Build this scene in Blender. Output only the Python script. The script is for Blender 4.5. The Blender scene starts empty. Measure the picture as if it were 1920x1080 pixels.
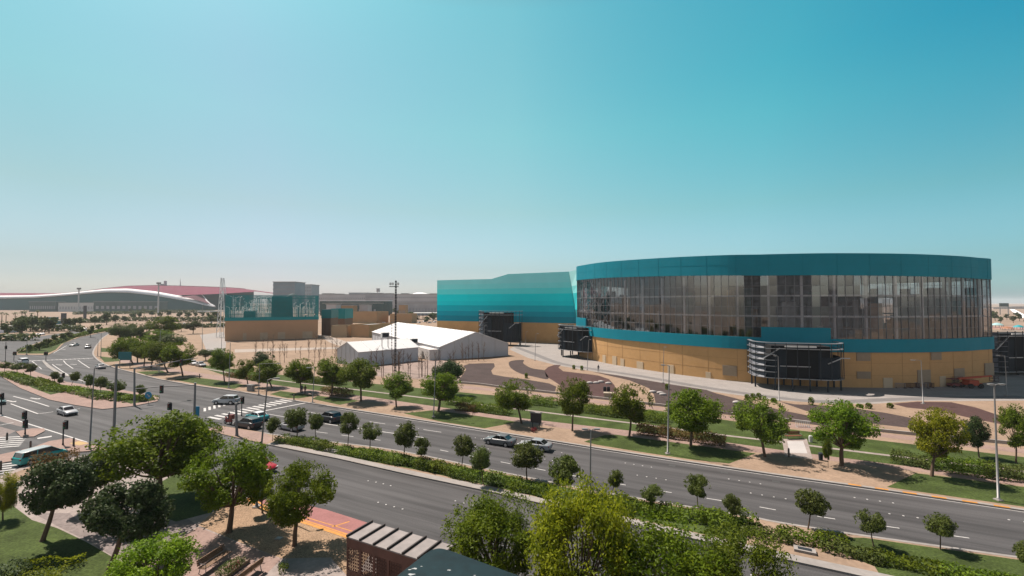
import bpy, math, random
import numpy as np
from mathutils import Vector, Matrix
from mathutils.geometry import tessellate_polygon

SC = bpy.context.scene
COL = SC.collection
R = math.radians
PI = math.pi

# ------------------------------------------------------------------ camera, world, sun, exposure
F = 870.0                       # focal length in pixels of a 1920 wide frame
CAMZ = 18.0
PITCH = math.atan(27.0 / F)
cam_d = bpy.data.cameras.new('camera')
cam = bpy.data.objects.new('camera', cam_d)
COL.objects.link(cam)
cam_d.sensor_width = 36.0
cam_d.lens = 36.0 * F / 1920.0
cam_d.clip_end = 20000
cam_d.clip_start = 0.1
cam.location = (0, 0, CAMZ)
cam.rotation_euler = (PI / 2 + PITCH, 0, 0)
SC.camera = cam

SUN_EL, SUN_AZ = R(57), math.atan2(-0.80, 0.60)
w = bpy.data.worlds.new('World')
SC.world = w
w.use_nodes = True
nt = w.node_tree
nt.nodes.clear()
sky = nt.nodes.new('ShaderNodeTexSky')
sky.sky_type = 'NISHITA'
sky.sun_disc = False
sky.sun_elevation = SUN_EL
sky.sun_rotation = SUN_AZ
sky.altitude = 0
sky.air_density = 1.0
sky.dust_density = 2.2
sky.ozone_density = 1.0
# the clear sky is graded by height above the horizon and by direction
gen = nt.nodes.new('ShaderNodeTexCoord')
sep = nt.nodes.new('ShaderNodeSeparateXYZ')
nt.links.new(gen.outputs['Generated'], sep.inputs[0])


def sky_ramp(src, stops):
    r = nt.nodes.new('ShaderNodeValToRGB')
    e = r.color_ramp.elements
    while len(e) < len(stops):
        e.new(0.5)
    for k, (p, c) in enumerate(stops):
        e[k].position = p
        e[k].color = (*[v / 5.0 for v in c], 1)
    nt.links.new(src, r.inputs[0])
    return r.outputs[0]


def vmul(x, y, k=None):
    m = nt.nodes.new('ShaderNodeVectorMath')
    m.operation = 'MULTIPLY' if k is None else 'SCALE'
    nt.links.new(x, m.inputs[0])
    if k is None:
        nt.links.new(y, m.inputs[1])
    else:
        m.inputs['Scale'].default_value = k
    return m.outputs[0]


el = sky_ramp(sep.outputs['Z'], [(0.0, (1.9, 2.3, 2.8)), (0.022, (1.75, 2.05, 2.45)), (0.046, (1.33, 1.58, 1.85)), (0.071, (1.16, 1.39, 1.51)), (0.189, (1.09, 1.436, 1.187)), (0.342, (0.942, 1.67, 1.278)),
                                 (0.54, (0.723, 1.651, 1.332)), (0.68, (0.65, 0.8, 0.68)), (0.9, (0.5, 0.45, 0.38))])  # unseen zenith set neutral and dim, to steer the shade on the ground
az = nt.nodes.new('ShaderNodeMapRange')
az.inputs[1].default_value = -1.0
az.inputs[2].default_value = 1.0
nt.links.new(sep.outputs['X'], az.inputs[0])
azl = sky_ramp(az.outputs[0], [(0.0, (0.66, 0.66, 0.70)), (0.155, (0.72, 0.71, 0.75)), (0.27, (0.88, 0.80, 0.87)), (0.5, (1, 1, 1)), (0.73, (0.9, 1.1, 1.1)), (0.845, (0.74, 1.03, 1.04)), (1.0, (0.6, 1.0, 1.0))])
azh = sky_ramp(az.outputs[0], [(0.0, (0.5, 0.58, 0.68)), (0.155, (0.60, 0.63, 0.74)), (0.27, (0.87, 0.72, 0.84)), (0.5, (1, 1, 1)), (0.73, (0.5, 1.06, 1.09)), (0.845, (0.19, 0.87, 1.04)), (1.0, (0.1, 0.8, 1.0))])
azf = nt.nodes.new('ShaderNodeMapRange')
azf.inputs[1].default_value = 0.13
azf.inputs[2].default_value = 0.42
nt.links.new(sep.outputs['Z'], azf.inputs[0])
azm = nt.nodes.new('ShaderNodeMix')
azm.data_type = 'RGBA'
nt.links.new(azf.outputs[0], azm.inputs[0])
nt.links.new(azl, azm.inputs[6])
nt.links.new(azh, azm.inputs[7])
azr = azm.outputs[2]
# unseen sky behind the camera: whitened and brightened low down to light shaded fronts
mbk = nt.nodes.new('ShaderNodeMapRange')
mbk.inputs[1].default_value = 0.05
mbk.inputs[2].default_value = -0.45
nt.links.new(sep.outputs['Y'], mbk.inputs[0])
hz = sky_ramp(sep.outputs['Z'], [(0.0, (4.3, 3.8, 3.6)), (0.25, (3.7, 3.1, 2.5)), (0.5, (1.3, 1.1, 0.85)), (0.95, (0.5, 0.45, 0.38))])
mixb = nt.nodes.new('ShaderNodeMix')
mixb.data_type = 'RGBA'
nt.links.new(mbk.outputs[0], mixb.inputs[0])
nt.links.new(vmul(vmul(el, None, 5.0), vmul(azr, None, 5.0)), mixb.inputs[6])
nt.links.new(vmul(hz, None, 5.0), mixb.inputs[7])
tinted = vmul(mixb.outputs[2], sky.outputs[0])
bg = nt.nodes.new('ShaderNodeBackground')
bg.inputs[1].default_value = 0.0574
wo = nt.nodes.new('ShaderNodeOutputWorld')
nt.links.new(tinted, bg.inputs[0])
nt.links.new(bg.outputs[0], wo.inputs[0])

sl = bpy.data.lights.new('sun', 'SUN')
sl.energy = 5.0
sl.angle = R(0.5)
sl.color = (1.0, 0.90, 0.82)
sun = bpy.data.objects.new('sun', sl)
COL.objects.link(sun)
sdir = Vector((math.sin(SUN_AZ) * math.cos(SUN_EL), math.cos(SUN_AZ) * math.cos(SUN_EL), math.sin(SUN_EL)))
sun.rotation_euler = sdir.to_track_quat('Z', 'Y').to_euler()
sun.location = sdir * 300

SC.view_settings.view_transform = 'Standard'
SC.view_settings.look = 'None'
SC.view_settings.exposure = 0.8
SC.view_settings.gamma = 1.0
SC.view_settings.use_curve_mapping = False
SC.cycles.use_denoising = True
SC.cycles.max_bounces = 6
SC.cycles.transparent_max_bounces = 12
SC.cycles.volume_bounces = 0
SC.cycles.caustics_reflective = False
SC.cycles.caustics_refractive = False

# ------------------------------------------------------------------ pixel -> place
FW = Vector((0, math.cos(PITCH), math.sin(PITCH)))
UP = Vector((0, -math.sin(PITCH), math.cos(PITCH)))
ORG = Vector((0, 0, CAMZ))


def ray(px, py):
    return FW * F + Vector((1, 0, 0)) * (px - 960) + UP * (540 - py)


def G(px, py, z=0.0):
    d = ray(px, py)
    return ORG + d * ((z - CAMZ) / d.z)


def AT(px, py, Y):
    d = ray(px, py)
    return ORG + d * (Y / d.y)


def crom(pts, n=6, closed=False):
    P = [Vector(p) for p in pts]
    out = []
    m = len(P)
    for i in range(m if closed else m - 1):
        if closed:
            a, b, c, d = P[(i - 1) % m], P[i], P[(i + 1) % m], P[(i + 2) % m]
        else:
            a, b, c, d = P[max(i - 1, 0)], P[i], P[i + 1], P[min(i + 2, m - 1)]
        for k in range(n):
            t = k / n
            out.append(0.5 * ((2 * b) + (c - a) * t + (2 * a - 5 * b + 4 * c - d) * t * t + (3 * b - a - 3 * c + d) * t ** 3))
    if not closed:
        out.append(P[-1])
    return out


# ------------------------------------------------------------------ materials
MATS = {}


def M(name, col, rough=0.8, var=0.12, scale=3.0, bump=0.0, metallic=0.0, spec=0.3, coord='pos', fine=0.0, fscale=60.0,
      stretch=None, rnd=0.0):
    if name in MATS:
        return MATS[name]
    m = bpy.data.materials.new(name)
    m.use_nodes = True
    t = m.node_tree
    b = t.nodes['Principled BSDF']
    b.inputs['Roughness'].default_value = rough
    b.inputs['Metallic'].default_value = metallic
    b.inputs['Specular IOR Level'].default_value = spec
    L = t.links.new
    if coord == 'pos':
        g = t.nodes.new('ShaderNodeNewGeometry')
        src = g.outputs['Position']
    else:
        g = t.nodes.new('ShaderNodeTexCoord')
        src = g.outputs['Object']
    if stretch:
        mp = t.nodes.new('ShaderNodeMapping')
        mp.vector_type = 'TEXTURE'
        mp.inputs['Rotation'].default_value = (0, 0, stretch[0])
        mp.inputs['Scale'].default_value = (stretch[1], stretch[2], 1)
        L(src, mp.inputs[0])
        src2 = mp.outputs[0]
    else:
        src2 = src
    n1 = t.nodes.new('ShaderNodeTexNoise')
    n1.inputs['Scale'].default_value = 1.0 / scale
    n1.inputs['Detail'].default_value = 5
    n1.inputs['Roughness'].default_value = 0.62
    L(src2, n1.inputs['Vector'])
    mr = t.nodes.new('ShaderNodeMapRange')
    mr.inputs[1].default_value = 0.28 if not stretch else 0.38
    mr.inputs[2].default_value = 0.72 if not stretch else 0.62
    mr.inputs[3].default_value = 1 - var
    mr.inputs[4].default_value = 1 + var
    L(n1.outputs[0], mr.inputs[0])
    val = mr.outputs[0]
    if fine:
        n2 = t.nodes.new('ShaderNodeTexNoise')
        n2.inputs['Scale'].default_value = 1.0 / fscale
        n2.inputs['Detail'].default_value = 3
        L(src, n2.inputs['Vector'])
        m2 = t.nodes.new('ShaderNodeMapRange')
        m2.inputs[1].default_value = 0.3
        m2.inputs[2].default_value = 0.7
        m2.inputs[3].default_value = 1 - fine
        m2.inputs[4].default_value = 1 + fine
        L(n2.outputs[0], m2.inputs[0])
        mu = t.nodes.new('ShaderNodeMath')
        mu.operation = 'MULTIPLY'
        L(val, mu.inputs[0])
        L(m2.outputs[0], mu.inputs[1])
        val = mu.outputs[0]
    if rnd:
        oi = t.nodes.new('ShaderNodeObjectInfo')
        m3 = t.nodes.new('ShaderNodeMapRange')
        m3.inputs[3].default_value = 1 - rnd
        m3.inputs[4].default_value = 1 + rnd
        L(oi.outputs['Random'], m3.inputs[0])
        mu = t.nodes.new('ShaderNodeMath')
        mu.operation = 'MULTIPLY'
        L(val, mu.inputs[0])
        L(m3.outputs[0], mu.inputs[1])
        val = mu.outputs[0]
    mx = t.nodes.new('ShaderNodeVectorMath')
    mx.operation = 'SCALE'
    mx.inputs[0].default_value = col[:3]
    L(val, mx.inputs['Scale'])
    L(mx.outputs[0], b.inputs['Base Color'])
    if bump:
        bp = t.nodes.new('ShaderNodeBump')
        bp.inputs['Strength'].default_value = bump
        bp.inputs['Distance'].default_value = 0.05
        L((n2 if fine else n1).outputs[0], bp.inputs['Height'])
        L(bp.outputs[0], b.inputs['Normal'])
    MATS[name] = m
    return m


def leaf_mat(name, c1, c2, rough=0.5, spec=0.08, trans=0.35):
    if name in MATS:
        return MATS[name]
    m = bpy.data.materials.new(name)
    m.use_nodes = True
    t = m.node_tree
    L = t.links.new
    b = t.nodes['Principled BSDF']
    b.inputs['Roughness'].default_value = rough
    b.inputs['Specular IOR Level'].default_value = spec
    g = t.nodes.new('ShaderNodeNewGeometry')
    oi = t.nodes.new('ShaderNodeObjectInfo')
    mix = t.nodes.new('ShaderNodeMix')
    mix.data_type = 'RGBA'
    mix.inputs[6].default_value = (*c1, 1)
    mix.inputs[7].default_value = (*c2, 1)
    n1 = t.nodes.new('ShaderNodeTexNoise')
    n1.inputs['Scale'].default_value = 0.9
    n1.inputs['Detail'].default_value = 2
    L(g.outputs['Position'], n1.inputs['Vector'])
    ad = t.nodes.new('ShaderNodeMath')
    ad.operation = 'MULTIPLY_ADD'
    ad.inputs[1].default_value = 0.55
    L(g.outputs['Random Per Island'], ad.inputs[0])
    ml = t.nodes.new('ShaderNodeMapRange')
    ml.inputs[1].default_value = 0.35
    ml.inputs[2].default_value = 0.65
    ml.inputs[3].default_value = 0.0
    ml.inputs[4].default_value = 0.45
    L(n1.outputs[0], ml.inputs[0])
    L(ml.outputs[0], ad.inputs[2])
    L(ad.outputs[0], mix.inputs[0])
    hv = t.nodes.new('ShaderNodeHueSaturation')
    mr = t.nodes.new('ShaderNodeMapRange')
    mr.inputs[3].default_value = 0.8
    mr.inputs[4].default_value = 1.2
    L(oi.outputs['Random'], mr.inputs[0])
    L(mr.outputs[0], hv.inputs['Value'])
    mh = t.nodes.new('ShaderNodeMapRange')
    mh.inputs[3].default_value = 0.485
    mh.inputs[4].default_value = 0.512
    L(oi.outputs['Random'], mh.inputs[0])
    L(mh.outputs[0], hv.inputs['Hue'])
    L(mix.outputs[2], hv.inputs['Color'])
    L(hv.outputs[0], b.inputs['Base Color'])
    tr = t.nodes.new('ShaderNodeBsdfTranslucent')
    L(hv.outputs[0], tr.inputs[0])
    ms = t.nodes.new('ShaderNodeMixShader')
    ms.inputs[0].default_value = trans
    L(b.outputs[0], ms.inputs[1])
    L(tr.outputs[0], ms.inputs[2])
    L(ms.outputs[0], t.nodes['Material Output'].inputs[0])
    MATS[name] = m
    return m


def glass_mat(name, tcol, gloss, base=(0.01, 0.012, 0.014)):
    m = bpy.data.materials.new(name)
    m.use_nodes = True
    t = m.node_tree
    t.nodes.clear()
    L = t.links.new
    o = t.nodes.new('ShaderNodeOutputMaterial')
    tr = t.nodes.new('ShaderNodeBsdfTransparent')
    tr.inputs[0].default_value = (*tcol, 1)
    gl = t.nodes.new('ShaderNodeBsdfGlossy')
    gl.inputs[0].default_value = (0.76, 0.82, 0.88, 1)
    gl.inputs['Roughness'].default_value = 0.03
    lw = t.nodes.new('ShaderNodeLayerWeight')
    lw.inputs[0].default_value = gloss
    mr = t.nodes.new('ShaderNodeMapRange')
    mr.inputs[3].default_value = 0.15
    mr.inputs[4].default_value = 0.85
    L(lw.outputs['Fresnel'], mr.inputs[0])
    ge = t.nodes.new('ShaderNodeNewGeometry')
    hs = t.nodes.new('ShaderNodeHueSaturation')
    mv = t.nodes.new('ShaderNodeMapRange')
    mv.inputs[3].default_value = 0.75
    mv.inputs[4].default_value = 1.2
    L(ge.outputs['Random Per Island'], mv.inputs[0])
    L(mv.outputs[0], hs.inputs['Value'])
    hs.inputs['Color'].default_value = (*tcol, 1)
    L(hs.outputs[0], tr.inputs[0])
    mx = t.nodes.new('ShaderNodeMixShader')
    L(mr.outputs[0], mx.inputs[0])
    L(tr.outputs[0], mx.inputs[1])
    L(gl.outputs[0], mx.inputs[2])
    L(mx.outputs[0], o.inputs[0])
    MATS[name] = m
    return m


ROADANG = math.atan2(-0.46, 0.888)
asphalt = M('asphalt', (0.058, 0.0555, 0.056), 0.85, 0.30, 1.25, bump=0.15, fine=0.10, fscale=0.12, stretch=(ROADANG, 22.0, 1.0), spec=0.25)
sand = M('sand', (0.235, 0.168, 0.120), 0.95, 0.16, 5.0, fine=0.12, fscale=0.35, bump=0.3, spec=0.1)
farsand = M('far_sand', (0.22, 0.16, 0.12), 0.95, 0.22, 60.0, fine=0.15, fscale=9.0, spec=0.1)
gravel = M('gravel', (0.25, 0.17, 0.11), 0.95, 0.14, 2.0, fine=0.38, fscale=0.10, bump=0.9, spec=0.1)
concrete = M('concrete', (0.235, 0.215, 0.20), 0.9, 0.12, 3.0, fine=0.08, fscale=0.4, spec=0.2)
palestone = M('pale_stone', (0.24, 0.20, 0.18), 0.9, 0.12, 2.5, fine=0.14, fscale=0.25, spec=0.2)
pinkstone = M('pink_paving', (0.225, 0.155, 0.13), 0.9, 0.14, 3.0, fine=0.14, fscale=0.22, spec=0.2)
greystone = M('grey_paving', (0.165, 0.135, 0.125), 0.9, 0.18, 1.2, fine=0.2, fscale=0.25, spec=0.2)
lawnmat = M('lawn_grass', (0.044, 0.062, 0.017), 0.95, 0.38, 2.6, fine=0.34, fscale=0.16, bump=0.8, spec=0.1)
brightlawn = M('bright_grass', (0.06, 0.085, 0.015), 0.95, 0.2, 2.5, fine=0.3, fscale=0.14, bump=0.7, spec=0.1)
mulch = M('dark_mulch', (0.058, 0.043, 0.040), 0.95, 0.16, 4.0, fine=0.18, fscale=0.3, bump=0.3, spec=0.1)
mulchred = M('red_mulch', (0.066, 0.039, 0.036), 0.95, 0.16, 4.0, fine=0.18, fscale=0.3, bump=0.3, spec=0.1)
white_paint = M('road_paint', (0.40, 0.385, 0.37), 0.7, 0.22, 0.4)
yellow_paint = M('yellow_paint', (0.42, 0.18, 0.03), 0.7, 0.2, 0.4)
redlane = M('red_lane', (0.23, 0.098, 0.092), 0.85, 0.14, 1.5, fine=0.1, fscale=0.2)
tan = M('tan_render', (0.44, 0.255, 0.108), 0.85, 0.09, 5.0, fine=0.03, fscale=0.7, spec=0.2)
steel = M('galvanised_steel', (0.27, 0.26, 0.26), 0.5, 0.1, 1.0, metallic=0.5, coord='obj')
darksteel = M('dark_steel', (0.022, 0.028, 0.034), 0.7, 0.2, 1.0, spec=0.15)
black = M('black_plastic', (0.02, 0.02, 0.022), 0.5, 0.1, 1.0, coord='obj')
bark = M('bark', (0.105, 0.068, 0.045), 0.95, 0.25, 0.3, coord='obj', bump=0.4)
corten = M('corten', (0.095, 0.045, 0.034), 0.75, 0.2, 0.8, spec=0.3)
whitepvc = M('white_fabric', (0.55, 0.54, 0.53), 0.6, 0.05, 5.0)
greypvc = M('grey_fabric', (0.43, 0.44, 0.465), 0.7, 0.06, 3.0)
wood = M('bench_wood', (0.16, 0.095, 0.055), 0.7, 0.25, 0.3, coord='obj')
rubber = M('rubber', (0.02, 0.02, 0.02), 0.9, 0.1, 0.3, coord='obj')
rimmat = M('rim', (0.45, 0.45, 0.46), 0.35, 0.05, 0.3, metallic=0.7, coord='obj')
carglass = M('car_glass', (0.012, 0.014, 0.017), 0.08, 0.05, 1.0, spec=0.8, coord='obj')
lampglass = M('lamp_glass', (0.75, 0.75, 0.72), 0.3, 0.03, 1.0, coord='obj')
redlens = M('red_lens', (0.16, 0.01, 0.01), 0.3, 0.03, 1.0, coord='obj')
amberlens = M('amber_lens', (0.10, 0.05, 0.01), 0.3, 0.03, 1.0, coord='obj')
greenlens = M('green_lens', (0.01, 0.16, 0.08), 0.3, 0.03, 1.0, coord='obj')
bluesign = M('blue_sign', (0.01, 0.19, 0.33), 0.5, 0.05, 1.0, coord='obj')
leafA = leaf_mat('leaf_mid_green', (0.040, 0.074, 0.008), (0.152, 0.20, 0.014))
leafB = leaf_mat('leaf_olive', (0.045, 0.066, 0.014), (0.135, 0.165, 0.038))
leafC = leaf_mat('leaf_dark_glossy', (0.016, 0.036, 0.012), (0.062, 0.092, 0.026), rough=0.6, spec=0.12, trans=0.2)
leafD = leaf_mat('leaf_yellow_green', (0.085, 0.115, 0.008), (0.27, 0.27, 0.012), trans=0.45)
leafE = leaf_mat('leaf_lush', (0.042, 0.084, 0.006), (0.150, 0.205, 0.010), trans=0.4)
leafH = leaf_mat('leaf_hedge', (0.044, 0.080, 0.008), (0.165, 0.21, 0.018))
leafR = leaf_mat('leaf_red_shrub', (0.07, 0.06, 0.018), (0.19, 0.115, 0.035))
leafF = leaf_mat('leaf_far', (0.045, 0.065, 0.02), (0.10, 0.12, 0.04))
twig = leaf_mat('dry_twig', (0.14, 0.095, 0.07), (0.26, 0.18, 0.13))


# ------------------------------------------------------------------ mesh builder
class MB:
    def __init__(s):
        s.v, s.f, s.mi, s.sm = [], [], [], []

    def add(s, vs, fs, mi=0, sm=False):
        o = len(s.v)
        s.v += [tuple(v) for v in vs]
        for f in fs:
            s.f.append([i + o for i in f])
            s.mi.append(mi)
            s.sm.append(sm)
        return s

    def box(s, c, size, rz=0.0, mi=0, mat=None):
        hx, hy, hz = size[0] / 2, size[1] / 2, size[2] / 2
        vs = [Vector((x, y, z)) for z in (-hz, hz) for y in (-hy, hy) for x in (-hx, hx)]
        if mat is None:
            mat = Matrix.Rotation(rz, 4, 'Z')
        vs = [mat @ v + Vector(c) for v in vs]
        return s.add(vs, [(0, 2, 3, 1), (4, 5, 7, 6), (0, 1, 5, 4), (2, 6, 7, 3), (0, 4, 6, 2), (1, 3, 7, 5)], mi)

    def bar(s, a, b, wd, ht=None, mi=0):
        a, b = Vector(a), Vector(b)
        d = b - a
        ht = ht or wd
        q = d.to_track_quat('X', 'Z').to_matrix().to_4x4()
        return s.box((a + b) / 2, (d.length, wd, ht), mi=mi, mat=q)

    def tube(s, path, rad, n=8, mi=0, cap=True):
        P = [Vector(p) for p in path]
        rs = rad if isinstance(rad, (list, tuple)) else [rad] * len(P)
        vs, fs = [], []
        ref = None
        for i, p in enumerate(P):
            t = (P[min(i + 1, len(P) - 1)] - P[max(i - 1, 0)]).normalized()
            if ref is None:
                ref = Vector((1, 0, 0)) if abs(t.x) < 0.8 else Vector((0, 1, 0))
            u = (ref - t * ref.dot(t)).normalized()
            ref = u
            v = t.cross(u)
            for k in range(n):
                a = 2 * PI * k / n
                vs.append(p + (u * math.cos(a) + v * math.sin(a)) * rs[i])
        for i in range(len(P) - 1):
            for k in range(n):
                fs.append((i * n + k, i * n + (k + 1) % n, (i + 1) * n + (k + 1) % n, (i + 1) * n + k))
        s.add(vs, fs, mi, True)
        if cap:
            s.add(vs[:n], [tuple(reversed(range(n)))], mi)
            s.add(vs[-n:], [tuple(range(n))], mi)
        return s

    def poly(s, pts, mi=0):
        P = [Vector(p) for p in pts]
        tr = tessellate_polygon([P])
        fs = []
        for a, b, c in tr:
            nrm = (P[b] - P[a]).cross(P[c] - P[a])
            fs.append((a, b, c) if nrm.z >= 0 else (a, c, b))
        return s.add(P, fs, mi)

    def prism(s, pts, z0, z1, mi=0, mside=None, bottom=False):
        P = [Vector((p[0], p[1])) for p in pts]
        area = sum(P[i].x * P[(i + 1) % len(P)].y - P[(i + 1) % len(P)].x * P[i].y for i in range(len(P)))
        if area < 0:
            P.reverse()
        s.poly([(p.x, p.y, z1) for p in P], mi)
        if bottom:
            o = len(s.f)
            s.poly([(p.x, p.y, z0) for p in P], mi)
            for k in range(o, len(s.f)):
                s.f[k].reverse()
        n = len(P)
        vs = [(p.x, p.y, z0) for p in P] + [(p.x, p.y, z1) for p in P]
        s.add(vs, [(i, (i + 1) % n, n + (i + 1) % n, n + i) for i in range(n)], mi if mside is None else mside)
        return s

    def loft(s, rings, mi=0, cap=True, sm=True):
        n = len(rings[0])
        vs = [v for r in rings for v in r]
        fs = []
        for i in range(len(rings) - 1):
            for k in range(n):
                fs.append((i * n + k, i * n + (k + 1) % n, (i + 1) * n + (k + 1) % n, (i + 1) * n + k))
        s.add(vs, fs, mi, sm)
        if cap:
            s.add(rings[0], [tuple(reversed(range(n)))], mi)
            s.add(rings[-1], [tuple(range(n))], mi)
        return s

    def build(s, name, mats, parent=None, loc=None):
        me = bpy.data.meshes.new(name)
        me.from_pydata(s.v, [], s.f)
        for m in (mats if isinstance(mats, (list, tuple)) else [mats]):
            me.materials.append(m)
        me.polygons.foreach_set('material_index', s.mi)
        me.polygons.foreach_set('use_smooth', s.sm)
        me.update()
        o = bpy.data.objects.new(name, me)
        COL.objects.link(o)
        if parent is not None:
            o.parent = parent
        if loc is not None:
            o.location = loc
        return o


def thing(name, label, cat, loc=(0, 0, 0), rz=0.0, group=None):
    o = bpy.data.objects.new(name, None)
    COL.objects.link(o)
    o.empty_display_size = 0.2
    o.location = loc
    o.rotation_euler = (0, 0, rz)
    o['label'] = label
    o['category'] = cat
    if group:
        o['group'] = group
    return o


def tag(o, label, cat, group=None):
    o['label'] = label
    o['category'] = cat
    if group:
        o['group'] = group
    return o


def struct(o, kind='structure'):
    o['kind'] = kind
    return o


def dup(root, label=None):
    r = root.copy()
    COL.objects.link(r)
    if label:
        r['label'] = label
    for ch in list(root.children):
        c = ch.copy()
        COL.objects.link(c)
        c.parent = r
        for g in list(ch.children):
            d = g.copy()
            COL.objects.link(d)
            d.parent = c
    return r


ORD = ['first', 'second', 'third', 'fourth', 'fifth', 'sixth', 'seventh', 'eighth', 'ninth', 'tenth', 'eleventh', 'twelfth',
       'thirteenth', 'fourteenth', 'fifteenth', 'sixteenth', 'seventeenth', 'eighteenth', 'nineteenth', 'twentieth',
       'twenty-first', 'twenty-second', 'twenty-third', 'twenty-fourth', 'twenty-fifth', 'twenty-sixth']

# ------------------------------------------------------------------ GROUND
ZV = 0.12


def sheet(name, px, z, m, smooth=0, closed=True):
    pts = [G(x, y, z) for x, y in px]
    if smooth:
        pts = crom(pts, smooth, True)
    return struct(MB().poly(pts).build(name, m))


def raised(name, px, m, side=None, z1=ZV, z0=-0.04, smooth=0):
    pts = [G(x, y, z1) for x, y in px]
    if smooth:
        pts = crom(pts, smooth, True)
    return struct(MB().prism(pts, z0, z1, 0, 1).build(name, [m, side or concrete]))


def ribbon(mb, pts, wl, wr, z, mi=0, a=0.0, b=None):
    """strip along ground points (Vectors): wl to the left, wr to the right of the line"""
    L, Rr = [], []
    for i, p in enumerate(pts):
        t = pts[min(i + 1, len(pts) - 1)] - pts[max(i - 1, 0)]
        t = Vector((t.x, t.y)).normalized()
        n = Vector((-t.y, t.x))
        L.append((p.x + n.x * wl, p.y + n.y * wl, z))
        Rr.append((p.x - n.x * wr, p.y - n.y * wr, z))
    n = len(pts)
    mb.add(Rr + L, [(i, i + 1, n + i + 1, n + i) for i in range(n - 1)], mi)


def strip(name, px, wl, wr, z, m, smooth=4):
    pts = [G(x, y, z) for x, y in px]
    if smooth:
        pts = crom(pts, smooth)
    mb = MB()
    ribbon(mb, pts, wl, wr, z)
    return struct(mb.build(name, m))


# the far plain, one sheet to the horizon
struct(MB().add([(-9000, -180, -0.06), (9000, -180, -0.06), (9000, 9000, -0.06), (-9000, 9000, -0.06)], [(0, 1, 2, 3)]).build('ground', farsand))

KERB = [(2300, 1014), (1920, 957), (1660, 919), (1460, 891), (1230, 857), (1100, 837), (1000, 821), (867, 800), (760, 783.5), (640, 765),
        (513, 745), (440, 733), (367, 723), (298, 711), (255, 700), (219, 691), (200, 685), (183, 676), (173, 664), (176, 653), (183, 643),
        (192, 633), (206, 624)]
MEDF = [(383, 806), (413, 798), (497, 811), (527, 816), (640, 830), (753, 845), (940, 884), (1110, 918), (1250, 942), (1403, 967), (1460, 978),
        (1607, 1001), (1907, 1043), (2300, 1100)]
MEDN = [(2300, 1230), (1620, 1081), (1460, 1046), (1313, 1013), (1147, 974), (1040, 949.5), (907, 919), (760, 888), (633, 859.5), (500, 833)]
SOUTH = [(-500, 955), (0, 893), (48, 873), (110, 862), (180, 850), (250, 853), (330, 876), (440, 915), (467, 934), (503, 956), (587, 983), (650, 1004),
         (850, 1069), (1100, 1152), (1500, 1290)]

# one asphalt sheet under carriageways and junction
asp = [G(x, y) for x, y in KERB] + [G(190, 618), G(160, 618), G(75, 630.5), G(0, 639), G(-500, 690), G(-700, 1000), Vector((-45, 5, 0)), Vector((40, 5, 0)), G(2400, 1300)]
struct(MB().poly(asp).build('road', asphalt))

# land north of the road (raised behind a kerb)
north = [G(x, y, ZV) for x, y in KERB] + [G(240, 612, ZV), G(330, 607, ZV), G(430, 607, ZV), Vector((-60, 420, ZV)), Vector((330, 420, ZV)), Vector((330, 30, ZV))]
struct(MB().prism(north, -0.04, ZV, 0, 1).build('verge', [sand, concrete]))
struct(MB().prism([G(x, y, ZV) for x, y in SOUTH] + [Vector((45, 2, 0)), Vector((-60, 2, 0))], -0.04, ZV, 0, 1).build('verge', [palestone, concrete]))
med = [G(x, y, ZV) for x, y in MEDF + MEDN]
struct(MB().prism(med, -0.04, ZV, 0, 1).build('median', [sand, concrete]))

# kerb tops
kp = crom([G(x, y, ZV) for x, y in KERB], 3)
kb = MB()
ribbon(kb, kp, 0.0, 0.42, ZV + 0.018)
struct(kb.build('kerb', concrete))
kb = MB()
ribbon(kb, crom([G(x, y, ZV) for x, y in MEDN], 3), 0.0, 0.95, ZV + 0.018)
struct(kb.build('kerb', concrete))
kb = MB()
ribbon(kb, crom([G(x, y, ZV) for x, y in MEDF[2:]], 3), 0.0, 0.3, ZV + 0.018)
struct(kb.build('kerb', concrete))
kb = MB()
ribbon(kb, crom([G(x, y, ZV) for x, y in SOUTH[8:]], 3), 0.0, 0.3, ZV + 0.018)
struct(kb.build('kerb', yellow_paint))
# orange painted blocks on the far kerb to the right
kb = MB()
a0, a1 = G(1590, 909, 0), G(2100, 984, 0)
ln = (a1 - a0).length
k = 0.0
while k < ln - 1.2:
    ribbon(kb, [a0.lerp(a1, k / ln), a0.lerp(a1, (k + 1.05) / ln)], 0.02, 0.30, ZV + 0.022)
    k += 2.1
struct(kb.build('kerb_marking', yellow_paint))

# north side: path, lawns
PU = [(225, 670), (237, 673), (293, 686), (344, 695), (431, 707), (511, 721), (585, 731), (700, 745), (830, 764), (960, 782), (1187, 808), (1367, 830), (1460, 843), (1693, 873), (1920, 900), (2300, 945)]
PL = [(225, 679), (285, 692), (400, 711), (530, 732), (594, 741), (700, 754), (787, 767), (967, 791), (1133, 813), (1417, 848), (1527, 860), (1713, 883), (1920, 911), (2300, 960)]
TP = [(380, 690), (431, 699), (511, 711.5), (613, 724), (763, 742), (870, 755), (1000, 770.5), (1113, 784.5), (1207, 796), (1350, 815), (1460, 828), (1570, 842), (1677, 855), (1920, 884), (2300, 930)]
NB = [(380, 684), (500, 700), (600, 710), (760, 725), (870, 736), (1000, 748), (1113, 759), (1227, 769), (1350, 786), (1460, 802), (1650, 826), (1920, 857), (2300, 900)]
sheet('path', PU + PL[::-1], ZV + 0.004, pinkstone)
sheet('lawn', TP + PU[:3:-1], ZV + 0.008, lawnmat)
sheet('lawn', NB + TP[::-1], ZV + 0.008, lawnmat)
strip('path', TP, 0.35, 0.35, ZV + 0.012, palestone)
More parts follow.
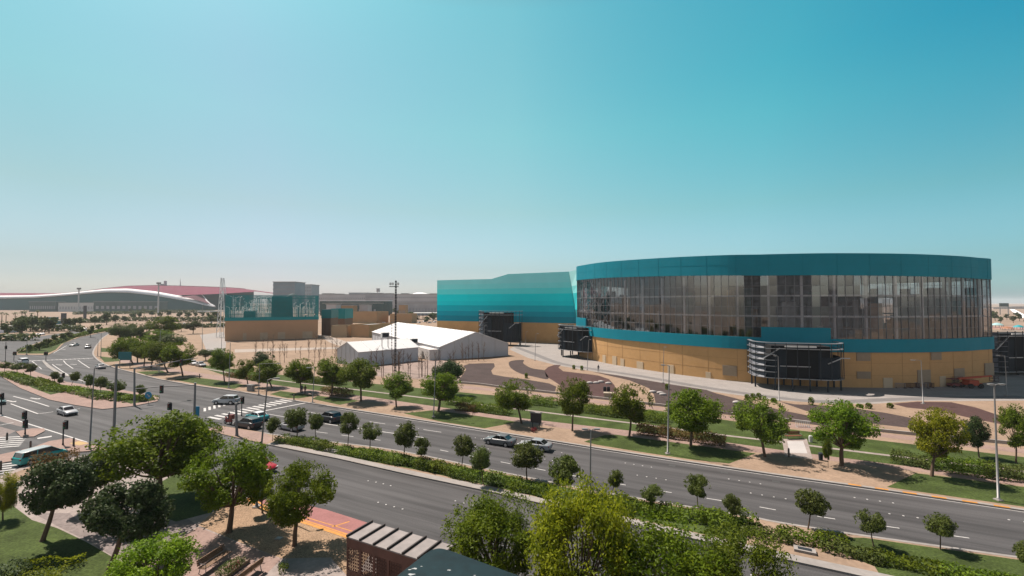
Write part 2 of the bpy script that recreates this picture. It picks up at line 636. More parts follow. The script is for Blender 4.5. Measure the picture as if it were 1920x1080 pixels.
for pg in ([(1095, 828), (1133, 816), (1155, 815), (1417, 850), (1367, 869), (1300, 862), (1200, 847), (1120, 834)],
           [(1663, 913), (1717, 887), (1800, 897), (1920, 913), (2300, 962), (2300, 1005), (1920, 950), (1760, 927)],
           [(757, 775), (813, 769), (890, 779), (970, 791), (940, 797), (908, 803), (830, 791)],
           [(585, 748), (596, 742), (674, 751), (637, 759)],
           [(506, 739), (526, 733), (590, 742), (560, 747), (537, 746)],
           [(326, 712), (361, 707), (418, 714), (458, 722), (440, 729), (400, 725)],
           [(255, 697), (304, 695), (312, 699), (275, 703)],
           [(186, 668), (222, 672), (225, 677), (196, 679)], [(190, 652), (212, 654), (214, 660), (190, 660)],
           ):
    sheet('lawn', pg, ZV + 0.008, lawnmat)
# paved square with border beside the path
sheet('paving', [(1466, 823), (1513, 823), (1524, 861), (1472, 856)], ZV + 0.014, palestone)
sheet('paving', [(1476, 827), (1506, 827), (1514, 850), (1480, 849)], ZV + 0.018, M('white_stone', (0.36, 0.335, 0.32), 0.8, 0.1, 2.0))

# wavy planting beds between the lawn and the arena
sheet('planting_bed', [(868, 686), (880, 682), (905, 681), (926, 681), (928, 687), (921, 695), (924, 702), (945, 706), (985, 711), (1030, 719), (1043, 725), (1041, 734),
                       (985, 729), (935, 723), (868, 717), (860, 712), (870, 700), (874, 692)], ZV + 0.005, mulch)
sheet('planting_bed', [(954, 680), (962, 676), (982, 675), (981, 681), (996, 690), (1020, 694), (1022, 697), (1028, 711), (1000, 706), (975, 700), (958, 690)], ZV + 0.005, mulch, 4)
sheet('planting_bed', [(1021, 694), (1028, 688), (1040, 684), (1052, 684), (1047, 689), (1056, 696), (1090, 700), (1122, 704), (1142, 711), (1152, 722), (1158, 738),
                       (1145, 750), (1100, 744), (1052, 739), (1050, 722), (1036, 713), (1024, 706)], ZV + 0.005, mulchred)
sheet('planting_bed', [(1110, 697), (1160, 704), (1254, 720), (1325, 731), (1341, 737), (1399, 752), (1460, 768), (1530, 782), (1560, 790), (1556, 796), (1460, 784), (1353, 773), (1290, 766),
                       (1230, 760), (1226, 740), (1217, 728), (1180, 713)], ZV + 0.005, mulch)
sheet('planting_bed', [(1462, 753), (1490, 758), (1540, 760), (1600, 765), (1660, 774), (1716, 785), (1712, 803), (1640, 795), (1560, 781), (1510, 770)], ZV + 0.005, mulch)
sheet('planting_bed', [(1673, 757), (1720, 753), (1783, 754), (1830, 764), (1877, 780), (1920, 790), (1900, 800), (1830, 786), (1760, 770), (1700, 764)], ZV + 0.005, mulchred)
# service kerb line, low wall
WALL = [(852, 718), (900, 722), (940, 727.5), (1000, 734), (1100, 745.5), (1250, 763), (1353, 776), (1460, 788), (1560, 800), (1713, 816), (1920, 836), (2300, 880)]
wp = crom([G(x, y, ZV) for x, y in WALL], 4)
mb = MB()
ribbon(mb, wp, 0.12, 0.12, ZV + 0.42)
for sgn in (1, -1):
    L2 = []
    for i, p in enumerate(wp):
        t = wp[min(i + 1, len(wp) - 1)] - wp[max(i - 1, 0)]
        nn = Vector((-t.y, t.x, 0)).normalized()
        L2.append(p + nn * 0.12 * sgn)
    n = len(L2)
    mb.add([(p.x, p.y, 0.0) for p in L2] + [(p.x, p.y, ZV + 0.42) for p in L2],
           [(i, i + 1, n + i + 1, n + i) if sgn < 0 else (i + 1, i, n + i, n + i + 1) for i in range(n - 1)])
tag(mb.build('low_wall', M('pale_wall', (0.30, 0.27, 0.25), 0.85, 0.12, 2.0)), 'low pale concrete wall running along the far side of the lawns', 'wall')
sheet('path', [(852, 721), (940, 730), (1100, 748), (1250, 765), (1460, 791), (1713, 819), (2300, 884), (2300, 895), (1713, 826), (1460, 799), (1250, 770), (1100, 754), (940, 735), (852, 727)], ZV + 0.004, pinkstone)

# concrete apron and road by the arena
sheet('pavement', [(955, 655), (975, 643), (1060, 643), (1110, 660), (1300, 670), (1500, 690), (1700, 690), (2300, 690), (2300, 752), (1920, 751), (1800, 752), (1720, 751.5), (1640, 757),
                   (1560, 757), (1460, 750.5), (1324, 733), (1240, 717.5), (1160, 704), (1100, 694.5), (1040, 684), (990, 671)], ZV + 0.004, concrete)
strip('pavement', [(968, 651), (1000, 663), (1045, 680), (1100, 690), (1200, 705), (1320, 726), (1460, 746), (1560, 753), (1700, 748), (1920, 744)], 1.2, 1.2, ZV + 0.008,
      M('grey_lane', (0.14, 0.13, 0.125), 0.9, 0.12, 3.0), 6)
sheet('pavement', [(375, 628), (420, 622), (424, 645), (420, 668), (390, 664)], ZV + 0.004, concrete)
sheet('pavement', [(596, 628), (604, 626), (664, 645), (655, 655), (618, 642)], ZV + 0.004, M('pale_road', (0.27, 0.225, 0.19), 0.9, 0.1, 4.0))
sheet('pavement', [(440, 655), (660, 650), (660, 653), (440, 661)], ZV + 0.004, M('pale_road', (0.27, 0.225, 0.19)))
sheet('pavement', [(640, 690), (840, 672), (870, 690), (860, 715), (700, 705)], ZV + 0.004, M('pinkish_sand', (0.22, 0.165, 0.14), 0.95, 0.2, 4.0, fine=0.1, fscale=0.4))

# junction islands on the left
raised('island', [(-160, 668), (0, 678), (40, 686), (75, 700), (125, 716), (180, 724), (235, 732), (290, 741), (298, 746), (295, 752), (250, 761), (192, 767), (140, 759), (92, 749), (37, 727), (0, 705), (-200, 680)], pinkstone)
raised('median', [(22, 665), (55, 648), (105, 631), (150, 625), (190, 620), (205, 621), (150, 632), (120, 643), (107, 657), (90, 665.5)], sand)
raised('island', [(79, 677), (84, 676.5), (95, 686), (112, 697), (131, 704), (128, 706), (104, 698), (88, 688)], concrete)
raised('island', [(30, 809), (60, 803), (83, 803), (84, 808), (64, 818), (40, 819)], pinkstone)
raised('pavement', [(-300, 905), (0, 852), (60, 839), (92, 827), (130, 821), (163, 829), (205, 843), (160, 846), (110, 849), (60, 858), (0, 868), (-300, 925)], pinkstone)
sheet('pavement', [(-100, 770), (0, 779), (45, 793), (40, 800), (0, 790)], 0.004, greystone)
sheet('pavement', [(-100, 800), (0, 800), (30, 808), (0, 822), (-100, 830)], 0.004, greystone)
sheet('lawn', [(10, 700), (45, 700), (80, 712), (130, 724), (132, 732), (95, 740), (60, 727), (20, 705)], ZV + 0.006, lawnmat)
sheet('lawn', [(140, 727), (200, 732), (288, 744), (292, 750), (245, 757), (210, 745), (160, 738)], ZV + 0.006, lawnmat)
sheet('lawn', [(30, 663), (60, 650), (110, 634), (150, 628), (140, 634), (115, 645), (104, 656), (88, 663)], ZV + 0.006, lawnmat)
sheet('paving', [(383, 805), (413, 799), (497, 812), (512, 822), (500, 831)], ZV + 0.004, pinkstone)
# median planting
MED_IN_N = [(515, 826), (640, 855), (787, 882), (923, 912), (1037, 938), (1147, 962), (1313, 1000), (1400, 1020)]
MED_IN_F = [(1403, 972), (1250, 947), (1110, 924), (940, 890), (753, 851), (640, 836), (527, 821)]
sheet('lawn', MED_IN_N + MED_IN_F, ZV + 0.006, lawnmat)
sheet('lawn', [(1590, 1008), (1620, 1008), (1907, 1049), (2300, 1106), (2300, 1215), (1760, 1100), (1650, 1078), (1640, 1062), (1560, 1030)], ZV + 0.006, lawnmat)
# foreground lawns, gravel and paving
sheet('lawn', [(-300, 950), (-40, 930), (20, 945), (60, 975), (107, 990), (160, 1015), (228, 1054), (205, 1080), (150, 1150), (-300, 1150)], ZV + 0.006, lawnmat)
sheet('lawn', [(225, 945), (330, 888), (405, 915), (398, 960), (330, 978), (285, 962)], ZV + 0.006, lawnmat)
sheet('lawn', [(236, 1012), (300, 1003), (312, 1020), (270, 1036)], ZV + 0.006, lawnmat)
sheet('gravel', [(372, 985), (398, 962), (440, 925), (467, 938), (503, 959), (587, 987), (650, 1008), (700, 1030), (660, 1090), (620, 1045), (528, 1047), (447, 1016)], ZV + 0.006, gravel)
sheet('paving', [(10, 893), (55, 876), (95, 866), (88, 880), (30, 902)], ZV + 0.006, sand)
sheet('path', [(62, 962), (130, 962), (165, 992), (330, 958), (372, 986), (330, 1010), (250, 1046), (225, 1050), (160, 1012), (107, 986)], ZV + 0.004, greystone)
sheet('paving', [(330, 1012), (372, 988), (447, 1018), (528, 1048), (480, 1095), (300, 1100), (250, 1060)], ZV + 0.005, pinkstone)
# red bus bay with yellow edge
sheet('bus_bay', [(470, 931), (482, 936), (545, 941), (610, 955), (686, 979), (850, 1030), (850, 1069), (650, 1004), (587, 983), (503, 956)], 0.004, redlane)
ybb = MB()
ribbon(ybb, [G(470, 934), G(503, 955), G(587, 982), G(650, 1003), G(850, 1067)], 0.16, 0.0, 0.008)
ribbon(ybb, [G(622, 988), G(655, 978)], 0.08, 0.08, 0.008)
ribbon(ybb, [G(560, 966), G(690, 1005)], 0.05, 0.05, 0.008)
struct(ybb.build('road_marking', yellow_paint))

# road markings
RD = Vector((0.888, -0.46)).normalized()
RN = Vector((-RD.y, RD.x))


def sd(px, py):
    p = G(px, py)
    q = Vector((p.x, p.y))
    return q.dot(RD), q.dot(RN)


fk = sorted(sd(*p) for p in KERB[:11])
mf = sorted(sd(*p) for p in MEDF[2:])
mn = sorted(sd(*p) for p in MEDN)
so = sorted(sd(*p) for p in [(503, 946), (610, 953), (686, 978), (850, 1028), (1100, 1105), (1500, 1230), (380, 892)])


def interp(tab, s):
    return float(np.interp(s, [a for a, b in tab], [b for a, b in tab]))


def rp(s, d, z):
    q = RD * s + RN * d
    return Vector((q.x, q.y, z))


mk = MB()
smin, smax = sd(600, 790)[0], sd(2100, 1020)[0]
s_st = sd(540, 765)[0]


def mark(s0, s1, fr, ta, tb, wdt=0.13):
    n = max(2, int((s1 - s0) / 4) + 1)
    pts = []
    for i in range(n):
        s = s0 + (s1 - s0) * i / (n - 1)
        a, b = interp(ta, s), interp(tb, s)
        pts.append(rp(s, a + (b - a) * fr, 0.006))
    ribbon(mk, pts, wdt / 2, wdt / 2, 0.006)


def dots(s0, fr, ta, tb, n=4, gap=0.95):
    for i in range(n):
        s = s0 + i * gap
        a, b = interp(ta, s), interp(tb, s)
        p = rp(s, a + (b - a) * fr, 0)
        mk.add([(p.x + 0.085 * math.cos(q), p.y + 0.085 * math.sin(q), zz) for zz in (0.004, 0.03) for q in [k * PI / 3 for k in range(6)]],
               [(6, 7, 8, 9, 10, 11)] + [(k, (k + 1) % 6, 6 + (k + 1) % 6, 6 + k) for k in range(6)])


s = smin + 14
while s < smax:
    dots(s, 0.30, fk, mf)
    dots(s + 2, 0.55, fk, mf)
    s += 10.5
s = smin + 20
while s < smax:
    mark(s, s + 1.25, 0.80, fk, mf)
    s += 4.3
for fr in (0.30, 0.55):
    mark(s_st + 1, s_st + 10, fr, fk, mf)
for k in range(4):
    mark(s_st + 14 + k * 5, s_st + 17 + k * 5, 0.30, fk, mf)
    mark(s_st + 14 + k * 5, s_st + 16.6 + k * 5, 0.55, fk, mf, 0.2)
    mark(s_st + 12 + k * 4.4, s_st + 14 + k * 4.4, 0.80, fk, mf)
mark(smin - 4, smax, 0.045, fk, mf, 0.1)
s = sd(560, 870)[0]
while s < smax - 10:
    dots(s, 0.33, mn, so)
    dots(s + 4.5, 0.68, mn, so)
    s += 10.5
# stop line and zebra across the far carriageway
for fr0 in (0,):
    a, b = G(497, 770, 0.006), G(572, 755.5, 0.006)
    ribbon(mk, [a, b], 0.2, 0.2, 0.006)
za, zb = G(398, 785, 0.006), G(560, 745, 0.006)
zl = (zb - za).length
k = 0.4
while k < zl - 0.5:
    c = za.lerp(zb, k / zl)
    q = Vector((RD.x, RD.y, 0))
    ribbon(mk, [c - q * 1.6, c + q * 1.6], 0.27, 0.27, 0.006)
    k += 1.15
for (x0, y0, x1, y1, stx) in ((292, 797, 352, 803, 7), (384, 768, 420, 758, 5)):
    for i in range(stx):
        c = G(x0 + (x1 - x0) * i / (stx - 1), y0 + (y1 - y0) * i / (stx - 1), 0.006)
        ribbon(mk, [c - Vector((0.8, -1.2, 0)), c + Vector((0.8, -1.2, 0))], 0.17, 0.17, 0.006)
# squares of the far crossing, give-way lines, lane lines of the left arms
for i in range(15):
    x = 52 + i * 8.4
    c = G(x, 676.8 - (x - 52) * 0.042, 0.006)
    mk.box((c.x, c.y, 0.006), (0.66, 1.5, 0.003), rz=-0.3)
for pts in ([(119, 676), (124, 682), (137, 691)], [(146, 675), (154, 681), (168, 690)], [(98, 683), (115, 695), (134, 706), (160, 716)],
            [(25, 743), (60, 752), (92, 762)], [(20, 757), (50, 768), (72, 776)], [(0, 778), (45, 792), (163, 829)], [(0, 797), (26, 792)],
            [(110, 771), (150, 766)], [(70, 776), (100, 772)], [(60, 677), (78, 692)], [(100, 662), (125, 648)]):
    ribbon(mk, crom([G(x, y, 0.006) for x, y in pts], 4), 0.10, 0.10, 0.006)
for x, y in ((20, 752), (65, 747), (110, 684), (137, 683), (118, 655), (138, 700)):
    c = G(x, y, 0.006)
    ribbon(mk, [c + Vector((-1.3, 0.5, 0)), c + Vector((0.6, -0.25, 0))], 0.16, 0.16, 0.006)
    mk.add([c + Vector((0.6, -0.75, 0)), c + Vector((1.6, -0.65, 0)), c + Vector((0.9, 0.2, 0))], [(0, 1, 2)])
for i in range(6):
    a, b = G(-40, 822 + i * 4.0, 0.006), G(52 - i * 3, 818 + i * 3.6, 0.006)
    ribbon(mk, [a, b], 0.17, 0.17, 0.006)
ribbon(mk, [G(70, 822, 0.006), G(97, 818, 0.006)], 0.35, 0.35, 0.006)
for i in range(5):
    a, b = G(-40, 875 + i * 4.6, 0.006), G(44 - i * 5, 866 + i * 4.6, 0.006)
    ribbon(mk, [a, b], 0.15, 0.15, 0.006)
struct(mk.build('road_marking', white_paint))
mk2 = MB()
for x0, y0, x1, y1 in ((139, 829, 158, 833),):
    ribbon(mk2, [G(x0, y0, ZV + 0.004), G(x1, y1, ZV + 0.004)], 0.5, 0.5, ZV + 0.006)
struct(mk2.build('road_marking', M('tactile_yellow', (0.33, 0.22, 0.09), 0.8, 0.1, 1.0)))
# drain covers and asphalt patches
dr = MB()
for x, y in ((857, 806), (1358, 886), (1260, 873), (336, 752), (283, 759), (377, 747), (1455, 903)):
    c = G(x, y, 0.005)
    dr.box((c.x, c.y, 0.005), (0.7, 0.5, 0.004), rz=ROADANG)
struct(dr.build('road_marking', M('iron_cover', (0.05, 0.05, 0.05), 0.7, 0.2, 0.3)))

# ------------------------------------------------------------------ ARENA
teal_band = M('teal_cladding', (0.001, 0.165, 0.22), 0.65, 0.06, 6.0, fine=0.03, fscale=1.2, spec=0.15)
arena_glass = glass_mat('arena_glazing', (0.60, 0.59, 0.60), 0.06)
mullmat = M('mullion_grey', (0.15, 0.15, 0.155), 0.5, 0.1, 2.0)
innerwhite = M('interior_steel', (0.6, 0.58, 0.58), 0.7, 0.1, 1.5)
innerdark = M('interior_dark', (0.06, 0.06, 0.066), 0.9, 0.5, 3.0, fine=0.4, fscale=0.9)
roofmat = M('roof_membrane', (0.25, 0.24, 0.23), 0.9, 0.1, 8.0)
HT = 28.65


def roof_rise(x):
    return (55 - x) * (0.048 if x < 55 else 0.014)


rim = [(1082.3, 501.5), (1102, 496), (1143, 490.6), (1227, 484.6), (1310, 480.3), (1393, 477.7), (1500, 475.6), (1591, 474.9), (1702, 476.2), (1785, 479.6), (1827, 483), (1850, 487.2)]
front = []
for x_, y_ in rim:
    q = G(x_, y_, HT)
    for _ in range(12):
        q = G(x_, y_, HT + roof_rise(q.x))
    front.append(Vector((q.x, q.y, 0)))
a, b = front[0], front[-1]
back = [Vector((b.x - 1.5, b.y + 14, 0)), Vector((b.x - 14, b.y + 34, 0)), Vector((b.x - 42, b.y + 46, 0)), Vector((a.x + 26, a.y + 38, 0)), Vector((a.x + 8.5, a.y + 20, 0))]
loop = crom(front + back, 14, True)
# resample by arc length
seg = [(loop[(i + 1) % len(loop)] - loop[i]).length for i in range(len(loop))]
per = sum(seg)
NP = int(per / 1.62)
ring = []
acc, i = 0.0, 0
for k in range(NP):
    t = per * k / NP
    while acc + seg[i] < t:
        acc += seg[i]
        i += 1
    ring.append(loop[i].lerp(loop[(i + 1) % len(loop)], (t - acc) / seg[i]))
nrm = []
for k in range(NP):
    t = (ring[(k + 1) % NP] - ring[k - 1]).normalized()
    nrm.append(Vector((t.y, -t.x, 0)))
AC = sum(ring, Vector()) / NP
arena = thing('arena', 'large round arena with dark teal roof band, brown glass curtain wall and tan base', 'arena', (AC.x, AC.y, 0))


def rg(off, z):
    return [ring[k] + nrm[k] * off + Vector((0, 0, z + (roof_rise(ring[k].x) if z > 23 else 0))) - AC for k in range(NP)]


def wallring(mb, prof, mi=0):
    """prof: (offset, z) list from bottom to top"""
    rs = [rg(o, z) for o, z in prof]
    for j in range(len(rs) - 1):
        mb.add(rs[j] + rs[j + 1], [(k, (k + 1) % NP, NP + (k + 1) % NP, NP + k) for k in range(NP)], mi, False)


Z1, Z2, Z3 = 7.75, 10.25, 23.95
mb = MB()
wallring(mb, [(0, 0), (0, Z1)])
mb.build('lower_wall', tan, arena)
mb = MB()
jt = MB()
for k in range(0, NP, 4):
    p = ring[k] - AC + nrm[k] * 0.01
    jt.box((p.x, p.y, (Z1 - 0.25) / 2), (0.04, 0.07, Z1 - 0.25), rz=math.atan2(nrm[k].y, nrm[k].x))
for z in (2.6, 5.2):
    wallring(jt, [(0.0, z), (0.025, z), (0.025, z + 0.06), (0.0, z + 0.06)])
jt.build('panel_joint', M('tan_joint', (0.33, 0.19, 0.08), 0.9, 0.1, 3.0), arena)
wallring(mb, [(0.0, Z1 - 0.25), (0.38, Z1 - 0.25), (0.38, Z2), (-0.6, Z2 + 0.02)])
mb.build('lower_band', teal_band, arena)
mb = MB()
wallring(mb, [(-0.4, Z3), (0.28, Z3), (0.28, HT), (-0.3, HT)])
mb.build('fascia', teal_band, arena)
jt = MB()
for k in range(0, NP, 4):
    zt_ = roof_rise(ring[k].x)
    p = ring[k] - AC + nrm[k] * 0.29
    jt.box((p.x, p.y, (Z3 + HT) / 2 + zt_), (0.04, 0.06, HT - Z3), rz=math.atan2(nrm[k].y, nrm[k].x))
zj = (Z3 + HT) / 2
wallring(jt, [(0.28, zj), (0.305, zj), (0.305, zj + 0.05), (0.28, zj + 0.05)])
jt.build('fascia_joint', M('teal_joint', (0.001, 0.148, 0.198), 0.8, 0.1, 3.0, spec=0.1), arena)
mb = MB()
mb.poly([p for p in rg(-0.25, HT - 0.05)])
mb.build('roof', roofmat, arena)
rng = random.Random(4)
mb = MB()
rows = 6
for k in range(NP):
    k2 = (k + 1) % NP
    for j in range(rows):
        zk = (Z3 + roof_rise(ring[k].x) - Z2 - 0.02) / rows
        za, zb = Z2 + zk * j, Z2 + zk * (j + 1)
        t = [rng.uniform(-0.018, 0.018) for _ in range(4)]
        t[2] = t[1] + t[3] - t[0]
        A, B = ring[k] - AC, ring[k2] - AC
        n = nrm[k]
        mb.add([A + n * t[0] + Vector((0, 0, za)), B + n * t[1] + Vector((0, 0, za)), B + n * t[2] + Vector((0, 0, zb)), A + n * t[3] + Vector((0, 0, zb))], [(0, 1, 2, 3)])
mb.build('glazing', arena_glass, arena)
mb = MB()
for k in range(NP):
    p = ring[k] - AC + nrm[k] * 0.05
    ang = math.atan2(nrm[k].y, nrm[k].x)
    zt_ = Z3 + roof_rise(ring[k].x)
    mb.box((p.x, p.y, (Z2 + zt_) / 2), (0.12, 0.07, zt_ - Z2), rz=ang)
for j in range(1, rows):
    z = Z2 + (Z3 - Z2) * j / rows
    wallring(mb, [(0.02, z - 0.035), (0.10, z - 0.035), (0.10, z + 0.035), (0.02, z + 0.035)])
mb.build('mullion_grid', mullmat, arena)
# interior: floor, core, columns with bracing, rails, crates of fit-out
mb = MB()
mb.poly(rg(-0.7, Z2 - 0.4))
mb.build('floor_slab', M('slab', (0.2, 0.19, 0.185), 0.9, 0.3, 3.0), arena)
mb = MB()
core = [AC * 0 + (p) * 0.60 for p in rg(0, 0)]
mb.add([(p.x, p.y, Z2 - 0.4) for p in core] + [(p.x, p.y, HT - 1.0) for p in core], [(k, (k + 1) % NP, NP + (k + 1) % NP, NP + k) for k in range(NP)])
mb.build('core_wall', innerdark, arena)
for k in range(0, NP, 4):
    if k * per / NP > 165:
        break
    p = ring[k] - AC - nrm[k] * 1.3
    mb = MB()
    ang = math.atan2(nrm[k].y, nrm[k].x)
    mb.box((p.x, p.y, (Z2 + Z3) / 2), (0.5, 0.42, Z3 - Z2 + 0.6), rz=ang)
    if k < 14:
        k2 = (k + 4) % NP
        q = ring[k2] - AC - nrm[k2] * 1.3
        for z0, z1 in ((Z2, Z2 + 6), (Z2 + 6, Z2 + 12.4)):
            mb.bar((p.x, p.y, z0), (q.x, q.y, z1), 0.2)
            mb.bar((q.x, q.y, z0), (p.x, p.y, z1), 0.2)
    mb.build('column', innerwhite, arena)
mb = MB()
for j in (0.33, 0.66):
    z = Z2 + (Z3 - Z2) * j
    wallring(mb, [(-2.2, z), (-1.0, z), (-1.0, z + 0.35), (-2.2, z + 0.35)])
mb.build('interior_beam', innerwhite, arena)
mb = MB()
for q in range(260):
    k = rng.randrange(0, int(NP * 0.62))
    d = rng.uniform(2.5, 10)
    p = ring[k] - AC - nrm[k] * d
    h = rng.choice([1.0, 1.6, 2.5, 4.5, 7.5, 10]) * rng.uniform(0.7, 1.2)
    mb.box((p.x, p.y, Z2 - 0.4 + h / 2), (rng.uniform(0.5, 2.2), rng.uniform(0.4, 2.6), h), rz=rng.uniform(0, 3), mi=rng.choice([0, 0, 0, 1, 2, 3]))
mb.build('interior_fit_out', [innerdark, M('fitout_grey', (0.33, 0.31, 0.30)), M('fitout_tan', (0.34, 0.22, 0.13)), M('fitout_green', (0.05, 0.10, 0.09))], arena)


def ring_k(px, py=None):
    """index of the ring point seen nearest to picture column px on the camera side"""
    best, bk = 1e9, 0
    for k in range(NP):
        p = ring[k]
        if nrm[k].dot(Vector((-p.x, -p.y, 0))) <= 0:
            continue
        x = 960 + F * p.x / p.y
        if abs(x - px) < best:
            best, bk = abs(x - px), k
    return bk


def wallpanel(name, px, z0, z1, wd, mat, off=0.04, parts=None):
    k = ring_k(px)
    p = ring[k] - AC + nrm[k] * off
    ang = math.atan2(nrm[k].y, nrm[k].x) + PI / 2
    mb = MB().box((p.x, p.y, (z0 + z1) / 2), (wd, 0.16, z1 - z0), rz=ang)
    if parts:
        nsl = parts
        for i in range(nsl):
            z = z0 + (z1 - z0) * (i + 0.5) / nsl
            q = p + nrm[k] * 0.1
            mb.box((q.x, q.y, z), (wd - 0.1, 0.06, (z1 - z0) / nsl * 0.45), rz=ang)
    return mb.build(name, mat, arena)


louv = M('louvre_brown', (0.27, 0.205, 0.14), 0.8, 0.1, 2.0)
doorm = M('door_beige', (0.43, 0.33, 0.22), 0.8, 0.08, 2.0)
for px, z0, z1, wd in ((1370, 2.2, 4.4, 2.9), (1612, 6.4, 8.0, 2.6), (1612, 2.9, 4.3, 2.6), (1722, 2.0, 4.6, 3.0), (1755, 6.5, 8.0, 2.6), (1795, 2.4, 4.6, 3.0), (1853, 2.5, 5.2, 3.4)):
    wallpanel('vent_louvre', px, 18 - (18 - z0) * 1.06, 18 - (18 - z1) * 1.06, wd * 1.06, louv, parts=8)
for px, wd, h in ((1135, 1.6, 2.4), (1152, 1.8, 2.6), (1166, 1.4, 2.2), (1196, 2.2, 2.1), (1258, 1.8, 2.3), (1667, 1.9, 2.2), (1758, 1.6, 2.3), (1327, 1.2, 1.6)):
    wallpanel('door', px, 0.05, h, wd, doorm)
# raised teal block above the stair towers
for pa, pb, zt in ((1429, 1547, 12.6), (1083.5, 1101, 12.9)):
    ka, kb2 = ring_k(pa), ring_k(pb)
    mb = MB()
    pts = [ring[k] - AC + nrm[k] * 0.55 for k in range(ka, kb2 + 1)]
    ins = [ring[k] - AC - nrm[k] * 0.3 for k in range(ka, kb2 + 1)]
    mb.prism(pts + ins[::-1], Z1 - 0.3, zt, bottom=True)
    mb.build('entrance_block', teal_band, arena)

# ------------------------------------------------------------------ STAIR TOWERS
silver = M('silver_fin', (0.32, 0.33, 0.345), 0.4, 0.1, 1.0, metallic=0.6)
panel_dark = M('dark_panel', (0.012, 0.018, 0.025), 0.7, 0.2, 2.0, spec=0.1)
meshgrey = M('fin_grey', (0.10, 0.105, 0.12), 0.55, 0.15, 1.0, spec=0.4)


def tower(label, cx, cy, ang, wd, dep, ztop, zpan, nleg, light=0.5, nf=7):
    t = thing('stair_tower', label, 'stair tower', (cx, cy, ZV), ang)
    hw = wd / 2
    r = min(dep * 0.8, hw * 0.5)
    plan = [Vector((-hw, dep, 0))]
    for i in range(9):
        a = PI + (PI / 2) * i / 8
        plan.append(Vector((-hw + r + r * math.cos(a), r + r * math.sin(a), 0)))
    for i in range(9):
        a = 1.5 * PI + (PI / 2) * i / 8
        plan.append(Vector((hw - r + r * math.cos(a), r + r * math.sin(a), 0)))
    plan.append(Vector((hw, dep, 0)))
    lens_ = [(plan[i + 1] - plan[i]).length for i in range(len(plan) - 1)]
    tot_, res_ = sum(lens_), []
    for k_ in range(45):
        d_ = tot_ * k_ / 44
        i_ = 0
        while i_ < len(lens_) - 1 and d_ > lens_[i_]:
            d_ -= lens_[i_]
            i_ += 1
        res_.append(plan[i_].lerp(plan[i_ + 1], min(1, d_ / lens_[i_])))
    plan = res_
    c0 = Vector((0, dep, 0))
    inner = [c0 + (p - c0) * 0.93 for p in plan]
    zb = ztop - (ztop - zpan)
    # shell: lower solid panels and an upper open storey
    zs = zpan + (ztop - zpan) * 0.62
    mb = MB()
    n = len(inner)
    for i in range(n - 1):
        left = i < n * 0.42
        top = zs if i < 0.3 * n else (zs + (ztop - zs) * 0.45 if i < 0.62 * n else zs)
        if 0.40 * n <= i < 0.585 * n:
            continue
        mb.add([inner[i] + Vector((0, 0, zpan)), inner[i + 1] + Vector((0, 0, zpan)), inner[i + 1] + Vector((0, 0, top)), inner[i] + Vector((0, 0, top))], [(0, 1, 2, 3)])
    mb.poly([p + Vector((0, 0, zpan)) for p in inner])
    mb.build('shell', panel_dark, t)
    mb = MB()
    mb.box((0, dep * 0.45, (zpan + ztop) / 2 - 0.3), (wd * 0.62, dep * 0.7, ztop - zpan - 0.6))
    mb.build('stair_core', M('tower_recess', (0.006, 0.007, 0.009), 1.0, 0.2, 2.0), t)
    mb = MB().box((0, dep * 0.06, ztop - 0.7), (wd * 0.33, 0.25, 0.3))
    mb.build('canopy_beam', M('canopy_white', (0.6, 0.58, 0.55), 0.6), t)
    # horizontal fins
    for j in range(nf):
        z = zpan + (ztop - zpan) * j / (nf - 1)
        mb = MB()
        full = j in (0, nf - 1, nf - 2)
        rangei = range(n - 1) if full else list(range(0, int(n * 0.34)))
        for i in rangei:
            a, b = plan[i], plan[i + 1]
            ia, ib = inner[i], inner[i + 1]
            h = 0.10
            mb.add([a + Vector((0, 0, z)), b + Vector((0, 0, z)), ib + Vector((0, 0, z)), ia + Vector((0, 0, z)),
                    a + Vector((0, 0, z + h)), b + Vector((0, 0, z + h)), ib + Vector((0, 0, z + h)), ia + Vector((0, 0, z + h))],
                   [(0, 3, 2, 1), (4, 5, 6, 7), (0, 1, 5, 4), (2, 3, 7, 6), (1, 2, 6, 5), (0, 4, 7, 3)])
        mb.build('fin', silver if full or light > 0.4 else meshgrey, t)
    # angled light slats between the fins on the left side
    mb = MB()
    for j in range(nf - 1):
        z0 = zpan + (ztop - zpan) * j / (nf - 1) + 0.12
        z1 = zpan + (ztop - zpan) * (j + 1) / (nf - 1) - 0.25
        for i in range(0, int(n * 0.27)):
            a, b = plan[i] * 0.985, plan[i + 1] * 0.985
            mb.add([inner[i] + Vector((0, 0, z1)), inner[i + 1] + Vector((0, 0, z1)), b + Vector((0, 0, z0)), a + Vector((0, 0, z0))], [(3, 2, 1, 0)])
    mb.build('louvre', meshgrey, t)
    # posts and sloping stair strings
    for i in range(0, n, 3):
        p = plan[i]
        MB().box((p.x, p.y + 0.05, (zpan + ztop) / 2), (0.12, 0.12, ztop - zpan)).build('post', darksteel, t)
    for x0, x1, za, zb2 in ((-0.40, -0.22, 0.55, 0.85), (-0.22, 0.10, 0.35, 0.35), (0.28, 0.42, 0.45, 0.62), (0.42, 0.5, 0.62, 0.62)):
        MB().bar((x0 * wd, 0.5, zpan + (ztop - zpan) * za), (x1 * wd, 0.5, zpan + (ztop - zpan) * zb2), 0.3, 0.16).build('stair_flight', silver, t)
    for i in range(nleg):
        x = -hw * 0.92 + wd * 0.92 * i / (nleg - 1)
        for y in (0.5, dep - 0.8):
            if abs(x) > hw * 0.85 and y < 1:
                y = r * 0.8
            mb = MB().box((x, y, zpan / 2), (0.28, 0.28, zpan))
            mb.build('leg', darksteel, t)
    return t


